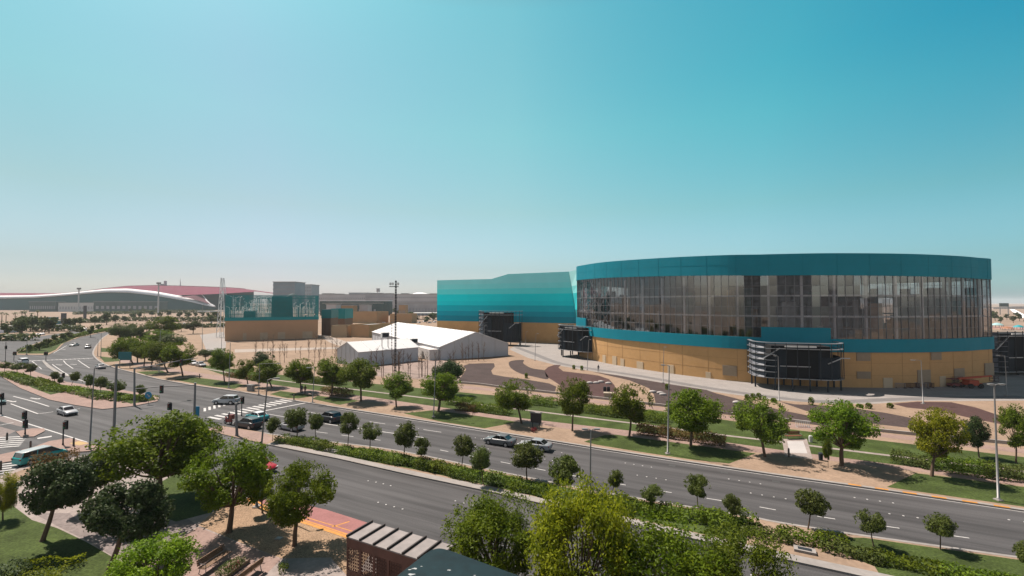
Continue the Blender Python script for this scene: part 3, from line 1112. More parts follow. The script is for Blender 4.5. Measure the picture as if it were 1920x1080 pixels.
p1, p2 = G(1416, 730, ZV), G(1597, 739, ZV)
c = (p1 + p2) / 2
tower('dark louvred stair tower on stilts below the raised teal block of the arena', c.x, c.y, math.atan2(p2.y - p1.y, p2.x - p1.x), 1.0 * (p2 - p1).length, 8.0, 9.6, 2.4, 6)
p1, p2 = G(1038, 668, ZV), G(1100, 676, ZV)
c = (p1 + p2) / 2
tower('sunlit stair tower of stacked grey fins at the left end of the arena', c.x, c.y, math.atan2(p2.y - p1.y, p2.x - p1.x) - 0.05, (p2 - p1).length * 1.08, 9.0, 10.4, 2.4, 5, 0.6)
p1, p2 = G(891, 646, ZV), G(972, 649, ZV)
c = (p1 + p2) / 2
tower('dark slatted stair tower against the striped turquoise hall', c.x, c.y, math.atan2(p2.y - p1.y, p2.x - p1.x), (p2 - p1).length, 5.5, 14.2, 1.4, 5, 0.2, 9)
p1, p2 = G(1858, 705, ZV), G(2010, 705, ZV)
c = (p1 + p2) / 2
tower('dark blue stair tower right of the arena, cut off by the picture edge', c.x, c.y + 1, 0.12, (p2 - p1).length, 8, 10.8, 0.8, 6, 0.2, 9)

# ------------------------------------------------------------------ STRIPED HALL
A0 = AT(819.5, 600, 229)
B0 = AT(1068, 600, 200)
A0.z = B0.z = 0
hall = thing('striped_hall', 'long windowless hall in turquoise stripes darkening downwards over a tan base', 'hall', (A0.x, A0.y, 0), math.atan2(B0.y - A0.y, B0.x - A0.x))
LH = (B0 - A0).length
DEP = 55
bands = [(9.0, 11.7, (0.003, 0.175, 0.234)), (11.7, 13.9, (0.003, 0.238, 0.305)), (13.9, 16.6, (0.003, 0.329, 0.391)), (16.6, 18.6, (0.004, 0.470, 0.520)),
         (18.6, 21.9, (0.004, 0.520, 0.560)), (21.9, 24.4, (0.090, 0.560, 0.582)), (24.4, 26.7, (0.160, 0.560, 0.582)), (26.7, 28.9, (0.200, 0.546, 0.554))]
MB().box((LH / 2 + 1.65, DEP / 2, 4.5), (LH + 3.3, DEP, 9.0)).build('base_wall', tan, hall)
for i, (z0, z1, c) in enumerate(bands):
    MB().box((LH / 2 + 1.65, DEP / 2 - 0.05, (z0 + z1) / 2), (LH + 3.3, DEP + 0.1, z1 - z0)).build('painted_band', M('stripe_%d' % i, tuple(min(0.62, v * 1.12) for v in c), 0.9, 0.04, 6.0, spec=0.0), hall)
xa, xb = LH * 0.445, LH * 0.57
mb = MB()
pr = [(xa, 28.9), (LH, 28.9), (LH, 31.3), (xb, 31.0)]
mb.add([(x, -0.1, z) for x, z in pr] + [(x, DEP, z) for x, z in pr], [(0, 1, 2, 3), (7, 6, 5, 4), (0, 3, 7, 4), (3, 2, 6, 7), (2, 1, 5, 6), (1, 0, 4, 5)])
mb.build('roof_step', MATS['stripe_7'], hall)
# sunlit wing wall between hall and arena: leans back and turns to the sun
wing = MB()
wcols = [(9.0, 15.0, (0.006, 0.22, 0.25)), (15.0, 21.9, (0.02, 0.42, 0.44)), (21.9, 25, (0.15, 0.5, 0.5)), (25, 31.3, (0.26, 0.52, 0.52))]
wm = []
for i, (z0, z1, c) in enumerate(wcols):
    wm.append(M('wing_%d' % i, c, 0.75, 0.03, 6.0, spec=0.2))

    def wx(z):
        return LH + 3.2 - 3.4 * (z - 9.0) / 22.3
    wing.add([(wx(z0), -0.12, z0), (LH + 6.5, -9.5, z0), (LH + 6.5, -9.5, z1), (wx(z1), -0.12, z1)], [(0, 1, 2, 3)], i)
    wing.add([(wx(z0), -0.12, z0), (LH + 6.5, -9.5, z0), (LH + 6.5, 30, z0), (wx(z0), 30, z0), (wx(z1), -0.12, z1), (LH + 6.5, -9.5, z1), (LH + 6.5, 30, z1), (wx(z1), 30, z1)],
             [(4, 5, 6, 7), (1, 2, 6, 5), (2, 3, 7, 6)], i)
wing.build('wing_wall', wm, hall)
MB().box((LH + 4.5, 14.0, 4.5), (8.8, 30, 9.0)).build('wing_base', tan, hall)

# ------------------------------------------------------------------ SCREENED PLANT BUILDING ON THE LEFT
A0, B0 = G(421.5, 640, 0), G(596, 634.5, 0)
PB = thing('plant_building', 'tan building crowned by an open teal screen with white pipework showing through', 'building', (A0.x, A0.y, 0), math.atan2(B0.y - A0.y, B0.x - A0.x))
LP = (B0 - A0).length
DP = 26.0
MB().box((LP / 2, DP / 2, 4.7), (LP, DP, 9.4)).build('wall', M('plant_wall_tan', (0.40, 0.23, 0.13), 0.85, 0.06, 6.0), PB)  # one even tan on every side of the wall
tealpanel = M('teal_panel', (0.003, 0.19, 0.205), 0.6, 0.08, 4.0)
tealslat = M('teal_slat', (0.012, 0.16, 0.17), 0.5, 0.1, 4.0)
mb = MB()
for y in (-0.15, DP + 0.15):
    mb.box((LP / 2, y, 10.2), (LP + 0.3, 0.3, 1.6))
for x in (-0.15, LP + 0.15):
    mb.box((x, DP / 2, 10.2), (0.3, DP, 1.6))
mb.build('parapet', tealpanel, PB)
mb = MB()
nsl = 84
for y in (-0.1, DP + 0.1):
    for i in range(nsl + 1):
        mb.box((LP * i / nsl, y, 16.2), (0.19, 0.12, 10.4))
    for z in (12.4, 14.3, 16.2, 18.1, 20.0, 21.4):
        mb.box((LP / 2, y, z), (LP, 0.1, 0.16))
for x in (-0.1, LP + 0.1):
    for i in range(29):
        mb.box((x, DP * i / 28, 16.2), (0.12, 0.2, 10.4))
    for z in (12.4, 14.3, 16.2, 18.1, 20.0, 21.4):
        mb.box((x, DP / 2, z), (0.16, DP, 0.14))
mb.build('screen', tealslat, PB)
MB().box((LP * 0.59, 2.5, 15.3), (LP * 0.235, 3.5, 11.2)).build('plant_room', tealpanel, PB)
MB().box((LP * 0.245, 1.8, 12.2), (LP * 0.125, 2.0, 3.4)).build('plant_room', tealpanel, PB)
rng = random.Random(8)
mb = MB()
for i in range(120):
    x = LP * rng.uniform(0.03, 0.47) if i < 85 else LP * rng.uniform(0.72, 0.97)
    y = rng.uniform(2, DP - 3)
    z = rng.choice([rng.uniform(12.5, 16), rng.uniform(13.5, 20.5)])
    mb.tube([(x, y, 9.4), (x, y, z), (x + rng.uniform(-1.5, 1.5), y, z + 0.6)], rng.uniform(0.06, 0.2), 6)
for i in range(8):
    mb.box((LP * rng.uniform(0.08, 0.45), rng.uniform(4, DP - 4), 11.2), (3.5, 3, 3.4))
mb.build('pipework', M('white_pipe', (0.70, 0.70, 0.69), 0.5, 0.1, 2.0), PB)
mb = MB()
pts = [Vector((LP * x, 10, z)) for x, z in ((0.05, 21), (0.14, 15.5), (0.24, 18.4), (0.40, 20.4), (0.5, 17), (0.7, 22), (0.8, 20))]
mb.tube(crom(pts, 6), 0.16, 8)
mb.tube(crom([p + Vector((0, 1.5, 0.4)) for p in pts], 6), 0.12, 8)
mb.build('coaster_track', M('white_rail', (0.16, 0.25, 0.25), 0.5), PB)
for fx, wd in ((0.2, 1.5), (0.4, 3.2), (0.59, 3.2), (0.88, 4.5)):
    MB().box((LP * fx, -0.04, 1.9), (wd, 0.1, 3.4)).build('door', M('tan_door', (0.40, 0.285, 0.19), 0.8), PB)

# slender white mast frame left of it
m0 = G(411, 633, 0)
mast = thing('lattice_mast', 'tall white A-shaped lattice mast rising left of the teal-screened building', 'mast', (m0.x, m0.y, 0))
mb = MB()
hm = AT(417, 521, m0.y).z
for x0, x1 in ((-1.6, 0.3), (0.4, 0.6), (4.0, 0.7)):
    mb.tube([(x0, 0, 0), (x1, 0, hm)], 0.15, 6)
    mb.tube([(x0, 3, 0), (x1, 2, hm)], 0.15, 6)
for i in range(9):
    z = hm * i / 9
    f = i / 9
    xl, xr = -1.6 + 1.9 * f, 4.0 - 3.3 * f
    mb.bar((xl, 0, z), (xr, 0, z + hm / 9 * 0.8), 0.10)
    mb.bar((xl, 0, z), (xl, 3 - f, z + hm / 9), 0.10)
mb.build('frame', M('white_steel', (0.62, 0.63, 0.63), 0.5), mast)
MB().box((-5, 1, 13.5), (14, 0.4, 0.5)).build('walkway', MATS['white_steel'], mast)

# ------------------------------------------------------------------ TENTS


def tent(label, P0, P1, Lv, he, hr, bays, name='marquee'):
    """P0-P1 gable end on the ground, Lv length vector"""
    wv = P1 - P0
    ang = math.atan2(wv.y, wv.x)
    t = thing(name, label, 'marquee', (P0.x, P0.y, 0), ang)
    W, Ln = wv.length, Lv.length
    mb = MB()
    gab = [(0, he), (W / 2, hr), (W, he)]
    o = 0.35
    for (xa, za), (xb, zb) in ((gab[0], gab[1]), (gab[1], gab[2])):
        d = Vector((xb - xa, 0, zb - za)).normalized()
        n = Vector((-d.z, 0, d.x)) * 0.12
        ea = Vector((xa, 0, za)) - d * (o if za < zb else 0)
        eb = Vector((xb, 0, zb)) + d * (o if zb < za else 0)
        vs = [ea + Vector((0, -o, 0)), eb + Vector((0, -o, 0)), eb + Vector((0, Ln + o, 0)), ea + Vector((0, Ln + o, 0))]
        mb.add(vs + [v + n for v in vs], [(0, 3, 2, 1), (4, 5, 6, 7), (0, 1, 5, 4), (1, 2, 6, 5), (2, 3, 7, 6), (3, 0, 4, 7)])
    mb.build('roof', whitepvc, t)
    mb = MB()
    for i in range(bays + 1):
        y = Ln * i / bays
        for a, b in ((gab[0], gab[1]), (gab[1], gab[2])):
            mb.bar((a[0], y, a[1] + 0.16), (b[0], y, b[1] + 0.16), 0.14, 0.12)
    mb.build('roof_rib', M('rib_grey', (0.66, 0.66, 0.65), 0.6), t)
    mb = MB()
    mb.add([(0, 0, 0), (W, 0, 0), (W, 0, he), (W / 2, 0, hr), (0, 0, he)], [(0, 1, 2, 3, 4)])
    mb.add([(0, Ln, 0), (W, Ln, 0), (W, Ln, he), (W / 2, Ln, hr), (0, Ln, he)], [(4, 3, 2, 1, 0)])
    mb.add([(0, 0, 0), (0, Ln, 0), (0, Ln, he), (0, 0, he)], [(3, 2, 1, 0)])
    mb.add([(W, 0, 0), (W, Ln, 0), (W, Ln, he), (W, 0, he)], [(0, 1, 2, 3)])
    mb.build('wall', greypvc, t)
    tp = M('tent_post', (0.4, 0.4, 0.4), 0.5)
    for i in range(bays + 1):
        y = Ln * i / bays
        MB().box((-0.06, y, he / 2), (0.12, 0.2, he)).build('post', tp, t)
    for i in range(6):
        x = W * i / 5
        zz = he + (hr - he) * (1 - abs(x - W / 2) / (W / 2))
        MB().box((x, -0.06, zz / 2), (0.2, 0.12, zz)).build('post', tp, t)
    return t


P0, P1 = G(825, 676, 0), G(952, 667.5, 0)
wv = P1 - P0
lv = Vector((-wv.y, wv.x, 0)).normalized() * 86
tb = tent('very long white marquee with a grey gable end beside the planting beds', P0, P1, lv, 4.2, 8.3, 17)
# annex linking it with the smaller tent
Q0 = P0 + lv.normalized() * 2 - wv.normalized() * 0.4
MB().box((-1.6, 8, 1.7), (3.0, 14, 3.4)).build('annex', M('tent_annex', (0.5, 0.47, 0.45), 0.8, 0.1, 2.0), tb)
P0, P1 = G(697, 686.5, 0), G(784, 677, 0)
P0 = P0 - (P1 - P0).normalized() * 4.0
wd = 12.5
gv = Vector((-(P1 - P0).y, (P1 - P0).x, 0)).normalized() * wd
# ridge runs along P0-P1, the gable faces left
ts = tent('smaller white marquee in front of the long one, its ridge running across', P0 + gv, P0, P1 - P0, 4.3, 6.6, 5)
for px, py in ((722, 628), (776, 639)):
    p = AT(px, py, 136 if px < 750 else 150)
    a = thing('air_conditioner', 'grey air conditioning box standing at the edge of the %s marquee roof' % ('smaller' if px < 750 else 'longer'), 'air conditioner', (p.x, p.y, 0), 0.5)
    hh = p.z
    MB().box((0, 0, hh), (2.2, 1.6, 1.5)).build('casing', M('ac_grey', (0.45, 0.45, 0.44), 0.6), a)
    MB().box((0, -0.82, hh), (1.7, 0.06, 1.1)).build('grille', darksteel, a)
    mb = MB()
    for x in (-0.9, 0.9):
        for y in (-0.6, 0.6):
            mb.box((x, y, (hh - 0.75) / 2), (0.1, 0.1, hh - 0.75))
    mb.build('stand', steel, a)

# ------------------------------------------------------------------ SMALLER BUILDINGS OF THE CENTRE


def block(name, label, cat, xl, xr, ytop, ybase, depth, mats, rz=0.0, cap=None, roofm=None, fins=0, extra=None):
    a, b = G(xl, ybase, 0), G(xr, ybase, 0)
    t = thing(name, label, cat, ((a.x + b.x) / 2, a.y, 0), rz)
    W = (b - a).length / max(0.5, math.cos(rz))
    H = AT((xl + xr) / 2, ytop, a.y).z
    hc = H if not cap else H - cap[0]
    MB().box((0, depth / 2, hc / 2), (W, depth, hc)).build('wall', mats, t)
    if cap:
        MB().box((0, depth / 2, H - cap[0] / 2), (W + 0.3, depth + 0.3, cap[0])).build('cap', cap[1], t)
    MB().box((0, depth / 2, H + 0.1), (W - 0.6, depth - 0.6, 0.24)).build('roof', roofm or roofmat, t)
    mb = MB()
    for sx in (-1, 1):
        mb.box((sx * (W / 2 - 0.1), depth / 2, H + 0.35), (0.2, depth, 0.7))
    for y in (0.1, depth - 0.1):
        mb.box((0, y, H + 0.35), (W, 0.2, 0.7))
    mb.build('parapet', cap[1] if cap else mats, t)
    if fins:
        mb = MB()
        for i in range(fins):
            mb.box((-W / 2 + W * (i + 0.5) / fins, -0.3, hc / 2), (W / fins * 0.45, 0.6, hc))
        mb.build('rib', M('brown_rib', (0.16, 0.10, 0.07), 0.8), t)
    return t, W, H


tan2 = M('tan_block', (0.36, 0.215, 0.11), 0.85, 0.07, 6.0)
brownw = M('brown_block', (0.2, 0.115, 0.075), 0.85, 0.1, 6.0)
block('ribbed_building', 'tall brown ribbed building with a grey-teal cap right of the screened building', 'building', 603, 620, 583, 629, 14, brownw, 0.1, (4.0, tealslat), fins=7)
block('tower_block', 'brown block with a bright teal top storey behind the low tan box', 'building', 620, 646, 581, 624, 14, brownw, 0.0, (5.2, M('teal_top', (0.01, 0.22, 0.23), 0.6)))
block('low_building', 'low windowless tan box standing on the pale access road', 'building', 621, 650, 613, 633, 10, M('tan_low', (0.36, 0.25, 0.15), 0.85, 0.06, 5.0))
block('flat_building', 'flat-roofed tan building whose right half glows orange, behind the small marquee', 'building', 655, 694, 611, 633, 20, tan2, -0.35)
block('flat_building', 'long tan flat building with a pale roof behind the marquees', 'building', 652, 708, 586, 606, 22, tan2, -0.2)
block('flat_building', 'small tan flat building behind the right slope of the marquee', 'building', 731, 772, 590, 606, 22, tan2, 0.0)
for i, (xl, xr, yt, yb, lab) in enumerate(((772, 830, 587, 599, 'pale flat carport roof on posts left of the striped hall, nearer one'), (762, 830, 575, 584, 'pale flat carport roof on posts left of the striped hall, farther one'))):
    a, b = G(xl, yb, 0), G(xr, yb, 0)
    H = AT(xl, yt, a.y).z
    t = thing('carport', lab, 'carport', (a.x, a.y, 0))
    W = b.x - a.x
    MB().box((W / 2, 8, H), (W, 22, 0.5)).build('roof', M('carport_roof', (0.55, 0.54, 0.52), 0.7), t)
    for k in range(9):
        for y in (0, 16):
            MB().box((W * k / 8, y, H / 2 - 0.15), (0.3, 0.3, H - 0.3)).build('post', darksteel, t)

# far resort skyline, walls paled to grey: distance haze put into the colour
farwall = M('far_wall', (0.40, 0.375, 0.38), 0.9, 0.2, 30.0)
farwall2 = M('far_wall_dark', (0.33, 0.32, 0.33), 0.9, 0.2, 25.0)
fargreen = M('far_green_wall', (0.055, 0.085, 0.08), 0.9, 0.2, 30.0)
farwhite = M('far_white', (0.72, 0.70, 0.70), 0.8)
winm = M('far_window', (0.24, 0.24, 0.255), 0.4, 0.2, 20)


def farblock(name, label, xl, xr, yt, Y, depth, mat, rowsn=0, cols=0, cat='building', rm=None):
    a, b = AT(xl, 560, Y), AT(xr, 560, Y)
    H = AT(xl, yt, Y).z
    t = thing(name, label, cat, (a.x, Y, -0.06))
    W = b.x - a.x
    MB().box((W / 2, depth / 2, H / 2), (W, depth, H)).build('wall', mat, t)
    MB().box((W / 2, depth / 2, H + 0.4), (W + 1.5, depth + 1.5, 0.8)).build('roof', rm or roofmat, t)
    if rowsn:
        mb = MB()
        for r in range(rowsn):
            zc = H * (r + 0.6) / (rowsn + 0.3)
            mb = MB().box((W / 2, -0.1, zc), (W * 0.97, 0.2, H / rowsn * 0.36))
            wr = mb.build('window_row', winm, t)
            mb = MB()
            for c in range(cols + 1):
                mb.box((W * 0.015 + W * 0.97 * c / cols, -0.25, zc), (W / cols * 0.42, 0.3, H / rowsn * 0.36))
            mb.box((W / 2, -0.22, zc + H / rowsn * 0.16), (W * 0.97, 0.2, H / rowsn * 0.06))
            mb.build('mullion', mat, wr)
    return t


farblock('hotel_block', 'grey slab tower far off above the teal screen, left of two', 512, 553, 529, 620, 30, M('tower_grey', (0.21, 0.25, 0.28), 0.8, 0.1, 20), 8, 9, 'tower')
farblock('hotel_block', 'paler stepped slab tower far off, right of two', 556, 584, 534, 760, 30, M('tower_pale', (0.30, 0.335, 0.36), 0.8, 0.1, 20), 8, 6, 'tower')
farblock('resort_wing', 'long far pinkish-grey resort wing on the horizon behind the flat tan buildings', 596, 690, 552.5, 900, 40, farwall, 3, 26)
farblock('resort_wing', 'raised grey-brown resort wing under the water tower', 685, 742, 551.5, 860, 40, farwall2, 4, 18)
farblock('resort_wing', 'far grey resort wing between lamp mast and striped hall', 738, 830, 552, 820, 40, farwall, 4, 24)
farblock('resort_wing', 'higher set-back far block on the resort roofline', 654, 690, 549.3, 950, 40, farwall2, 3, 12)
farblock('grandstand', 'long white far roof line over a dark green stand', 600, 728, 564.5, 640, 22, fargreen, rm=farwhite)
farblock('green_shed', 'wide far dark green shed below the white roof line', 606, 708, 569, 560, 24, fargreen, 1, 14)
farblock('green_shed', 'far dark block between the lamp mast and the carports', 742, 826, 568.5, 640, 20, farwall2, 1, 14)
for i_, (xl, xr, yt, Y_) in enumerate(((604, 622, 550.5, 980), (628, 640, 551.2, 930), (697, 716, 549.8, 990), (722, 734, 550.4, 940), (752, 764, 550.6, 900), (806, 818, 550.9, 900))):
    farblock('resort_pavilion', '%s small pale block from the left rising above the far resort roofline' % ORD[i_], xl, xr, yt, Y_, 18, farwall if i_ % 2 else farwall2, 2, 5)
for i_, (xl, xr, yt, yb_) in enumerate(((612, 630, 571, 584), (640, 662, 573, 585), (674, 690, 572, 584), (748, 760, 572, 582))):
    farblock('low_house', '%s low pale house from the left in front of the dark green far shed' % ORD[i_], xl, xr, yt, 480 + 20 * i_, 14, tan2 if i_ % 2 else farwall, 1, 5)
# water tower
p = AT(708.5, 555, 860)
wt = thing('control_tower', 'small far tower with a wide head on two legs above the resort roof', 'tower', (p.x, 862, -0.06))
HH = AT(708, 541, 862).z
mb = MB()
for x in (-1.6, 1.6):
    mb.box((x, 0, HH / 2 - 3), (0.9, 0.9, HH - 6))
mb.build('leg', farwall2, wt)
MB().box((0, 0, HH - 3.2), (5.4, 4, 5.6)).box((0, 0, HH), (6.2, 4.6, 0.8)).build('head', farwall2, wt)
# shallow white dome
p = AT(788, 552, 1000)
mb = MB()
rings = []
for i in range(7):
    a = (PI / 2) * i / 6
    rings.append([(19 * math.cos(a) * math.cos(2 * PI * k / 20), 19 * math.cos(a) * math.sin(2 * PI * k / 20), p.z - 3 + 7.5 * math.sin(a)) for k in range(20)])
mb.loft(rings)
mb.loft([[(19 * math.cos(2 * PI * k / 20), 19 * math.sin(2 * PI * k / 20), z) for k in range(20)] for z in (0, p.z - 3)])
o = mb.build('dome_hall', farwhite, None, (p.x, 1000, -0.06))
tag(o, 'shallow white dome far off between lamp mast and striped hall', 'dome')

# ------------------------------------------------------------------ RED ROOFED HALL FAR LEFT
YF = 1080.0
top = [(-260, 553), (-120, 550), (0, 549.2), (60, 549.5), (105, 550), (135, 548.5), (165, 545.0), (200, 540.2), (240, 536.2), (290, 535.0), (340, 536.0), (390, 537.6), (430, 539.2), (458, 541.2), (474, 545.5), (520, 552)]
bandu = [(-260, 560), (-120, 556.5), (0, 554.2), (60, 553.6), (100, 551.5), (135, 548.7), (165, 545.2), (200, 541.8), (240, 541.0), (290, 546.0), (340, 555.0), (360, 559.5), (380, 566), (395, 571), (402, 573), (410, 574)]
bandl = [(-260, 565.30), (-120, 561.30), (0, 558.90), (60, 557.90), (100, 554.90), (135, 552.10), (165, 549.30), (200, 547.10), (240, 547.90), (290, 553.70), (340, 562.30), (360, 566.30), (380, 571.30), (395, 574.30), (402, 575.30), (410, 575.70)]


def lerp_tab(tab, x):
    return float(np.interp(x, [a for a, b in tab], [b for a, b in tab]))


x0 = AT(0, 560, YF).x
rh = thing('red_roofed_hall', 'vast low hall on the left horizon with a pink wavy roof edged white', 'hall', (AT(150, 560, YF).x, YF, -0.06))
O = Vector((AT(150, 560, YF).x, YF, -0.06))
redroof = M('hazed_red_roof', (0.165, 0.062, 0.082), 1.0, 0.08, 40.0, spec=0.0)  # red paled towards pink, distance haze put into the colour
redshade = M('dark_red_trim', (0.05, 0.014, 0.018), 0.9, 0.08, 40.0)
cols = [-260 + i * 8 for i in range(99)]
vs, fs = [], []
mb = MB()
for x in cols:
    u, l = AT(x, lerp_tab(bandu, x), YF + 26), AT(x, lerp_tab(bandl, x), YF)
    vs += [u - O, l - O, l - O + Vector((0, 4, -1))]
n3 = len(cols)
for i in range(n3 - 1):
    if cols[i] > 402:
        break
    fs += [(3 * i + 1, 3 * i + 4, 3 * i + 3, 3 * i), (3 * i + 2, 3 * i + 5, 3 * i + 4, 3 * i + 1)]
mb.add(vs, fs, 0, True)
mb.build('white_band', farwhite, rh)
mb = MB()
vs, fs = [], []
for x in cols:
    zt = AT(x, lerp_tab(bandl, x), YF + 6).z
    p = AT(x, 560, YF + 6)
    vs += [Vector((p.x, p.y, -0.06)) - O, Vector((p.x, p.y + 3, zt + 0.5)) - O]
for i in range(n3 - 1):
    if cols[i] > 402:
        break
    fs.append((2 * i, 2 * i + 2, 2 * i + 3, 2 * i + 1))
mb.add(vs, fs, 0, True)
vs2, fs2 = [], []
ic = [x for x in cols if 326 <= x <= 476]
for x in ic:
    q = AT(x, lerp_tab([(326, 554), (372, 552), (420, 550), (458, 547.5), (476, 547)], x), YF + 75)
    vs2 += [Vector((q.x, q.y, -0.06)) - O, q - O]
for i in range(len(ic) - 1):
    fs2.append((2 * i, 2 * i + 2, 2 * i + 3, 2 * i + 1))
mb.add(vs2, fs2, 0, True)
mb.build('wall', M('far_teal_wall', (0.014, 0.07, 0.074), 0.9, 0.12, 50.0, spec=0.0), rh)
mb = MB()
vs, fs = [], []
for x in cols:
    yb = min(lerp_tab(bandu, x), 556.0) if x < 330 else lerp_tab([(330, 553.5), (372, 552.5), (420, 550.5), (458, 548.0), (474, 547.5), (520, 554)], x)
    yt = lerp_tab(top, x)
    for f in (0, 0.3, 0.62, 0.86, 1.0):
        ff = f
        p = AT(x, yb + (yt - yb) * (1 - (1 - f) ** 1.15), YF + 27 + 215 * f)
        vs.append(p - O)
    q = AT(x, yt, YF + 242)
    vs.append(Vector((q.x, q.y + 160, q.z - 8)) - O)
for i in range(n3 - 1):
    if cols[i] > 470:
        break
    for j in range(5):
        fs.append((6 * i + j, 6 * i + 6 + j, 6 * i + 7 + j, 6 * i + j + 1))
mb.add(vs, fs, 0, True)
mb.build('roof', redroof, rh)
mb = MB()
ridge = [AT(x, lerp_tab(top, x) + 0.3, YF + 238) - O for x in range(140, 462, 8)]
mb.tube(ridge, 1.4, 6)
mb.build('roof_edge', redshade, rh)
# spike: pale fin that sweeps to the ground, and the pink fold left of it
mb = MB()
sp = [(378, 552, 40), (382, 557, 30), (387, 563, 18), (393, 569, 8), (402, 573.5, 0)]
lo = [AT(x - 1.4, y + 1.0, YF + d) - O for x, y, d in sp]
hi = [AT(x + 1.4, y - 0.6, YF + d) - O for x, y, d in sp]
mb.add(lo + hi, [(i, i + 1, 6 + i, 5 + i) for i in range(4)], 0, True)
mb.build('roof_fin', farwhite, rh)
mb = MB()
fp = [(332, 556.5, 3), (378, 552.5, 38), (388, 565, 16), (394, 570.5, 6), (372, 563.5, 3), (352, 558.5, 3)]
mb.add([AT(x, y, YF + d) - O for x, y, d in fp], [(0, 1, 2, 3, 4, 5)])
mb.build('roof_fold', M('deep_red_roof', (0.10, 0.04, 0.05), 1.0, 0.08, 40.0), rh)
MB().box(AT(310, 531, YF + 240) - O, (5, 5, 13)).box(AT(304, 534, YF + 240) - O, (8, 5, 5)).build('plant_box', farwall2, rh)
mb = MB()
q = [AT(x, y, YF + 240) - O for x, y in ((338, 536), (338.5, 530), (337.5, 526), (339, 523))]
mb.tube(q, [1.2, 1.0, 0.6, 0.3], 6)
mb.build('spire', farwall2, rh)
for xl, xr, yt, yb, m, lab in ((55, 105, 566, 575, fargreen, 'low grey-green shed below the red roofed hall'), (110, 176, 568, 576, M('far_pale', (0.40, 0.40, 0.39)), 'pale low shed right of the grey-green one'),
                               (176, 300, 566, 576, fargreen, 'long low green bank building under the dark wall of the red roofed hall')):
    farblock('shed', lab, xl, xr, yt, 900, 20, m, 1, 12)

# ------------------------------------------------------------------ FOLIAGE


def leaf_mesh(name, C, N, size, mat, seed=0, aspect=0.55):
    """rhombic leaves: centres C (n,3), facing N (n,3), sizes (n,)"""
    r = np.random.default_rng(seed)
    n = len(C)
    N = N / np.maximum(np.linalg.norm(N, axis=1, keepdims=True), 1e-6)
    q = r.normal(size=(n, 3))
    T = np.cross(N, q)
    T /= np.maximum(np.linalg.norm(T, axis=1, keepdims=True), 1e-6)
    B = np.cross(N, T)
    s = size[:, None]
    bend = N * s * 0.18
    V = np.empty((n, 4, 3))
    V[:, 0] = C - T * s - bend
    V[:, 1] = C - B * s * aspect
    V[:, 2] = C + T * s - bend
    V[:, 3] = C + B * s * aspect
    me = bpy.data.meshes.new(name)
    me.vertices.add(n * 4)
    me.vertices.foreach_set('co', V.reshape(-1))
    me.loops.add(n * 4)
    me.loops.foreach_set('vertex_index', np.arange(n * 4, dtype=np.int32))
    me.polygons.add(n)
    me.polygons.foreach_set('loop_start', np.arange(0, n * 4, 4, dtype=np.int32))
    me.polygons.foreach_set('loop_total', np.full(n, 4, dtype=np.int32))
    me.materials.append(mat)
    me.update(calc_edges=True)
    me.validate()
    return me


def crown_points(r, n, lobes, shell=0.55, droop=0.0):
    L = np.array(lobes)
    wgt = L[:, 3] ** 2
    idx = r.choice(len(L), size=n, p=wgt / wgt.sum())
    D = r.normal(size=(n, 3))
    D /= np.linalg.norm(D, axis=1, keepdims=True)
    D[:, 2] = np.where(D[:, 2] < -0.3, D[:, 2] * 0.5, D[:, 2])
    u = shell + (1.12 - shell) * r.random(n) ** 0.6
    # break every lobe into tufts
    tuft = np.sin(D[:, 0] * 9 + idx) * np.sin(D[:, 1] * 9 + idx * 2) * np.sin(D[:, 2] * 9 + idx * 3)
    u *= 1 + 0.16 * tuft
    P = L[idx, :3] + D * (L[idx, 3] * u)[:, None]
    if droop:
        P[:, 2] -= droop * r.random(n) ** 3
    N = D * 0.7 + r.normal(size=(n, 3)) * 0.55 + np.array([0, 0, 0.35])
    return P, N


def lobes_for(kind, r):
    out = []
    if kind == 'A':
        k, zc, rx, rz, lr = 22, 0.60, 0.34, 0.28, (0.08, 0.18)
    elif kind == 'B':
        k, zc, rx, rz, lr = 12, 0.66, 0.30, 0.22, (0.12, 0.19)
    elif kind == 'C':
        k, zc, rx, rz, lr = 20, 0.66, 0.34, 0.24, (0.10, 0.17)
    elif kind == 'D':
        k, zc, rx, rz, lr = 36, 0.56, 0.37, 0.33, (0.08, 0.16)
    elif kind == 'E':
        k, zc, rx, rz, lr = 30, 0.60, 0.36, 0.29, (0.08, 0.15)
    else:
        k, zc, rx, rz, lr = 9, 0.58, 0.30, 0.26, (0.13, 0.20)
    for i in range(k):
        v = r.normal(size=3)
        v /= np.linalg.norm(v)
        v *= r.uniform(0.45, 1.0) ** 0.5
        rad = r.uniform(*lr)
        out.append((v[0] * rx, v[1] * rx, zc + v[2] * rz, rad))
    return out


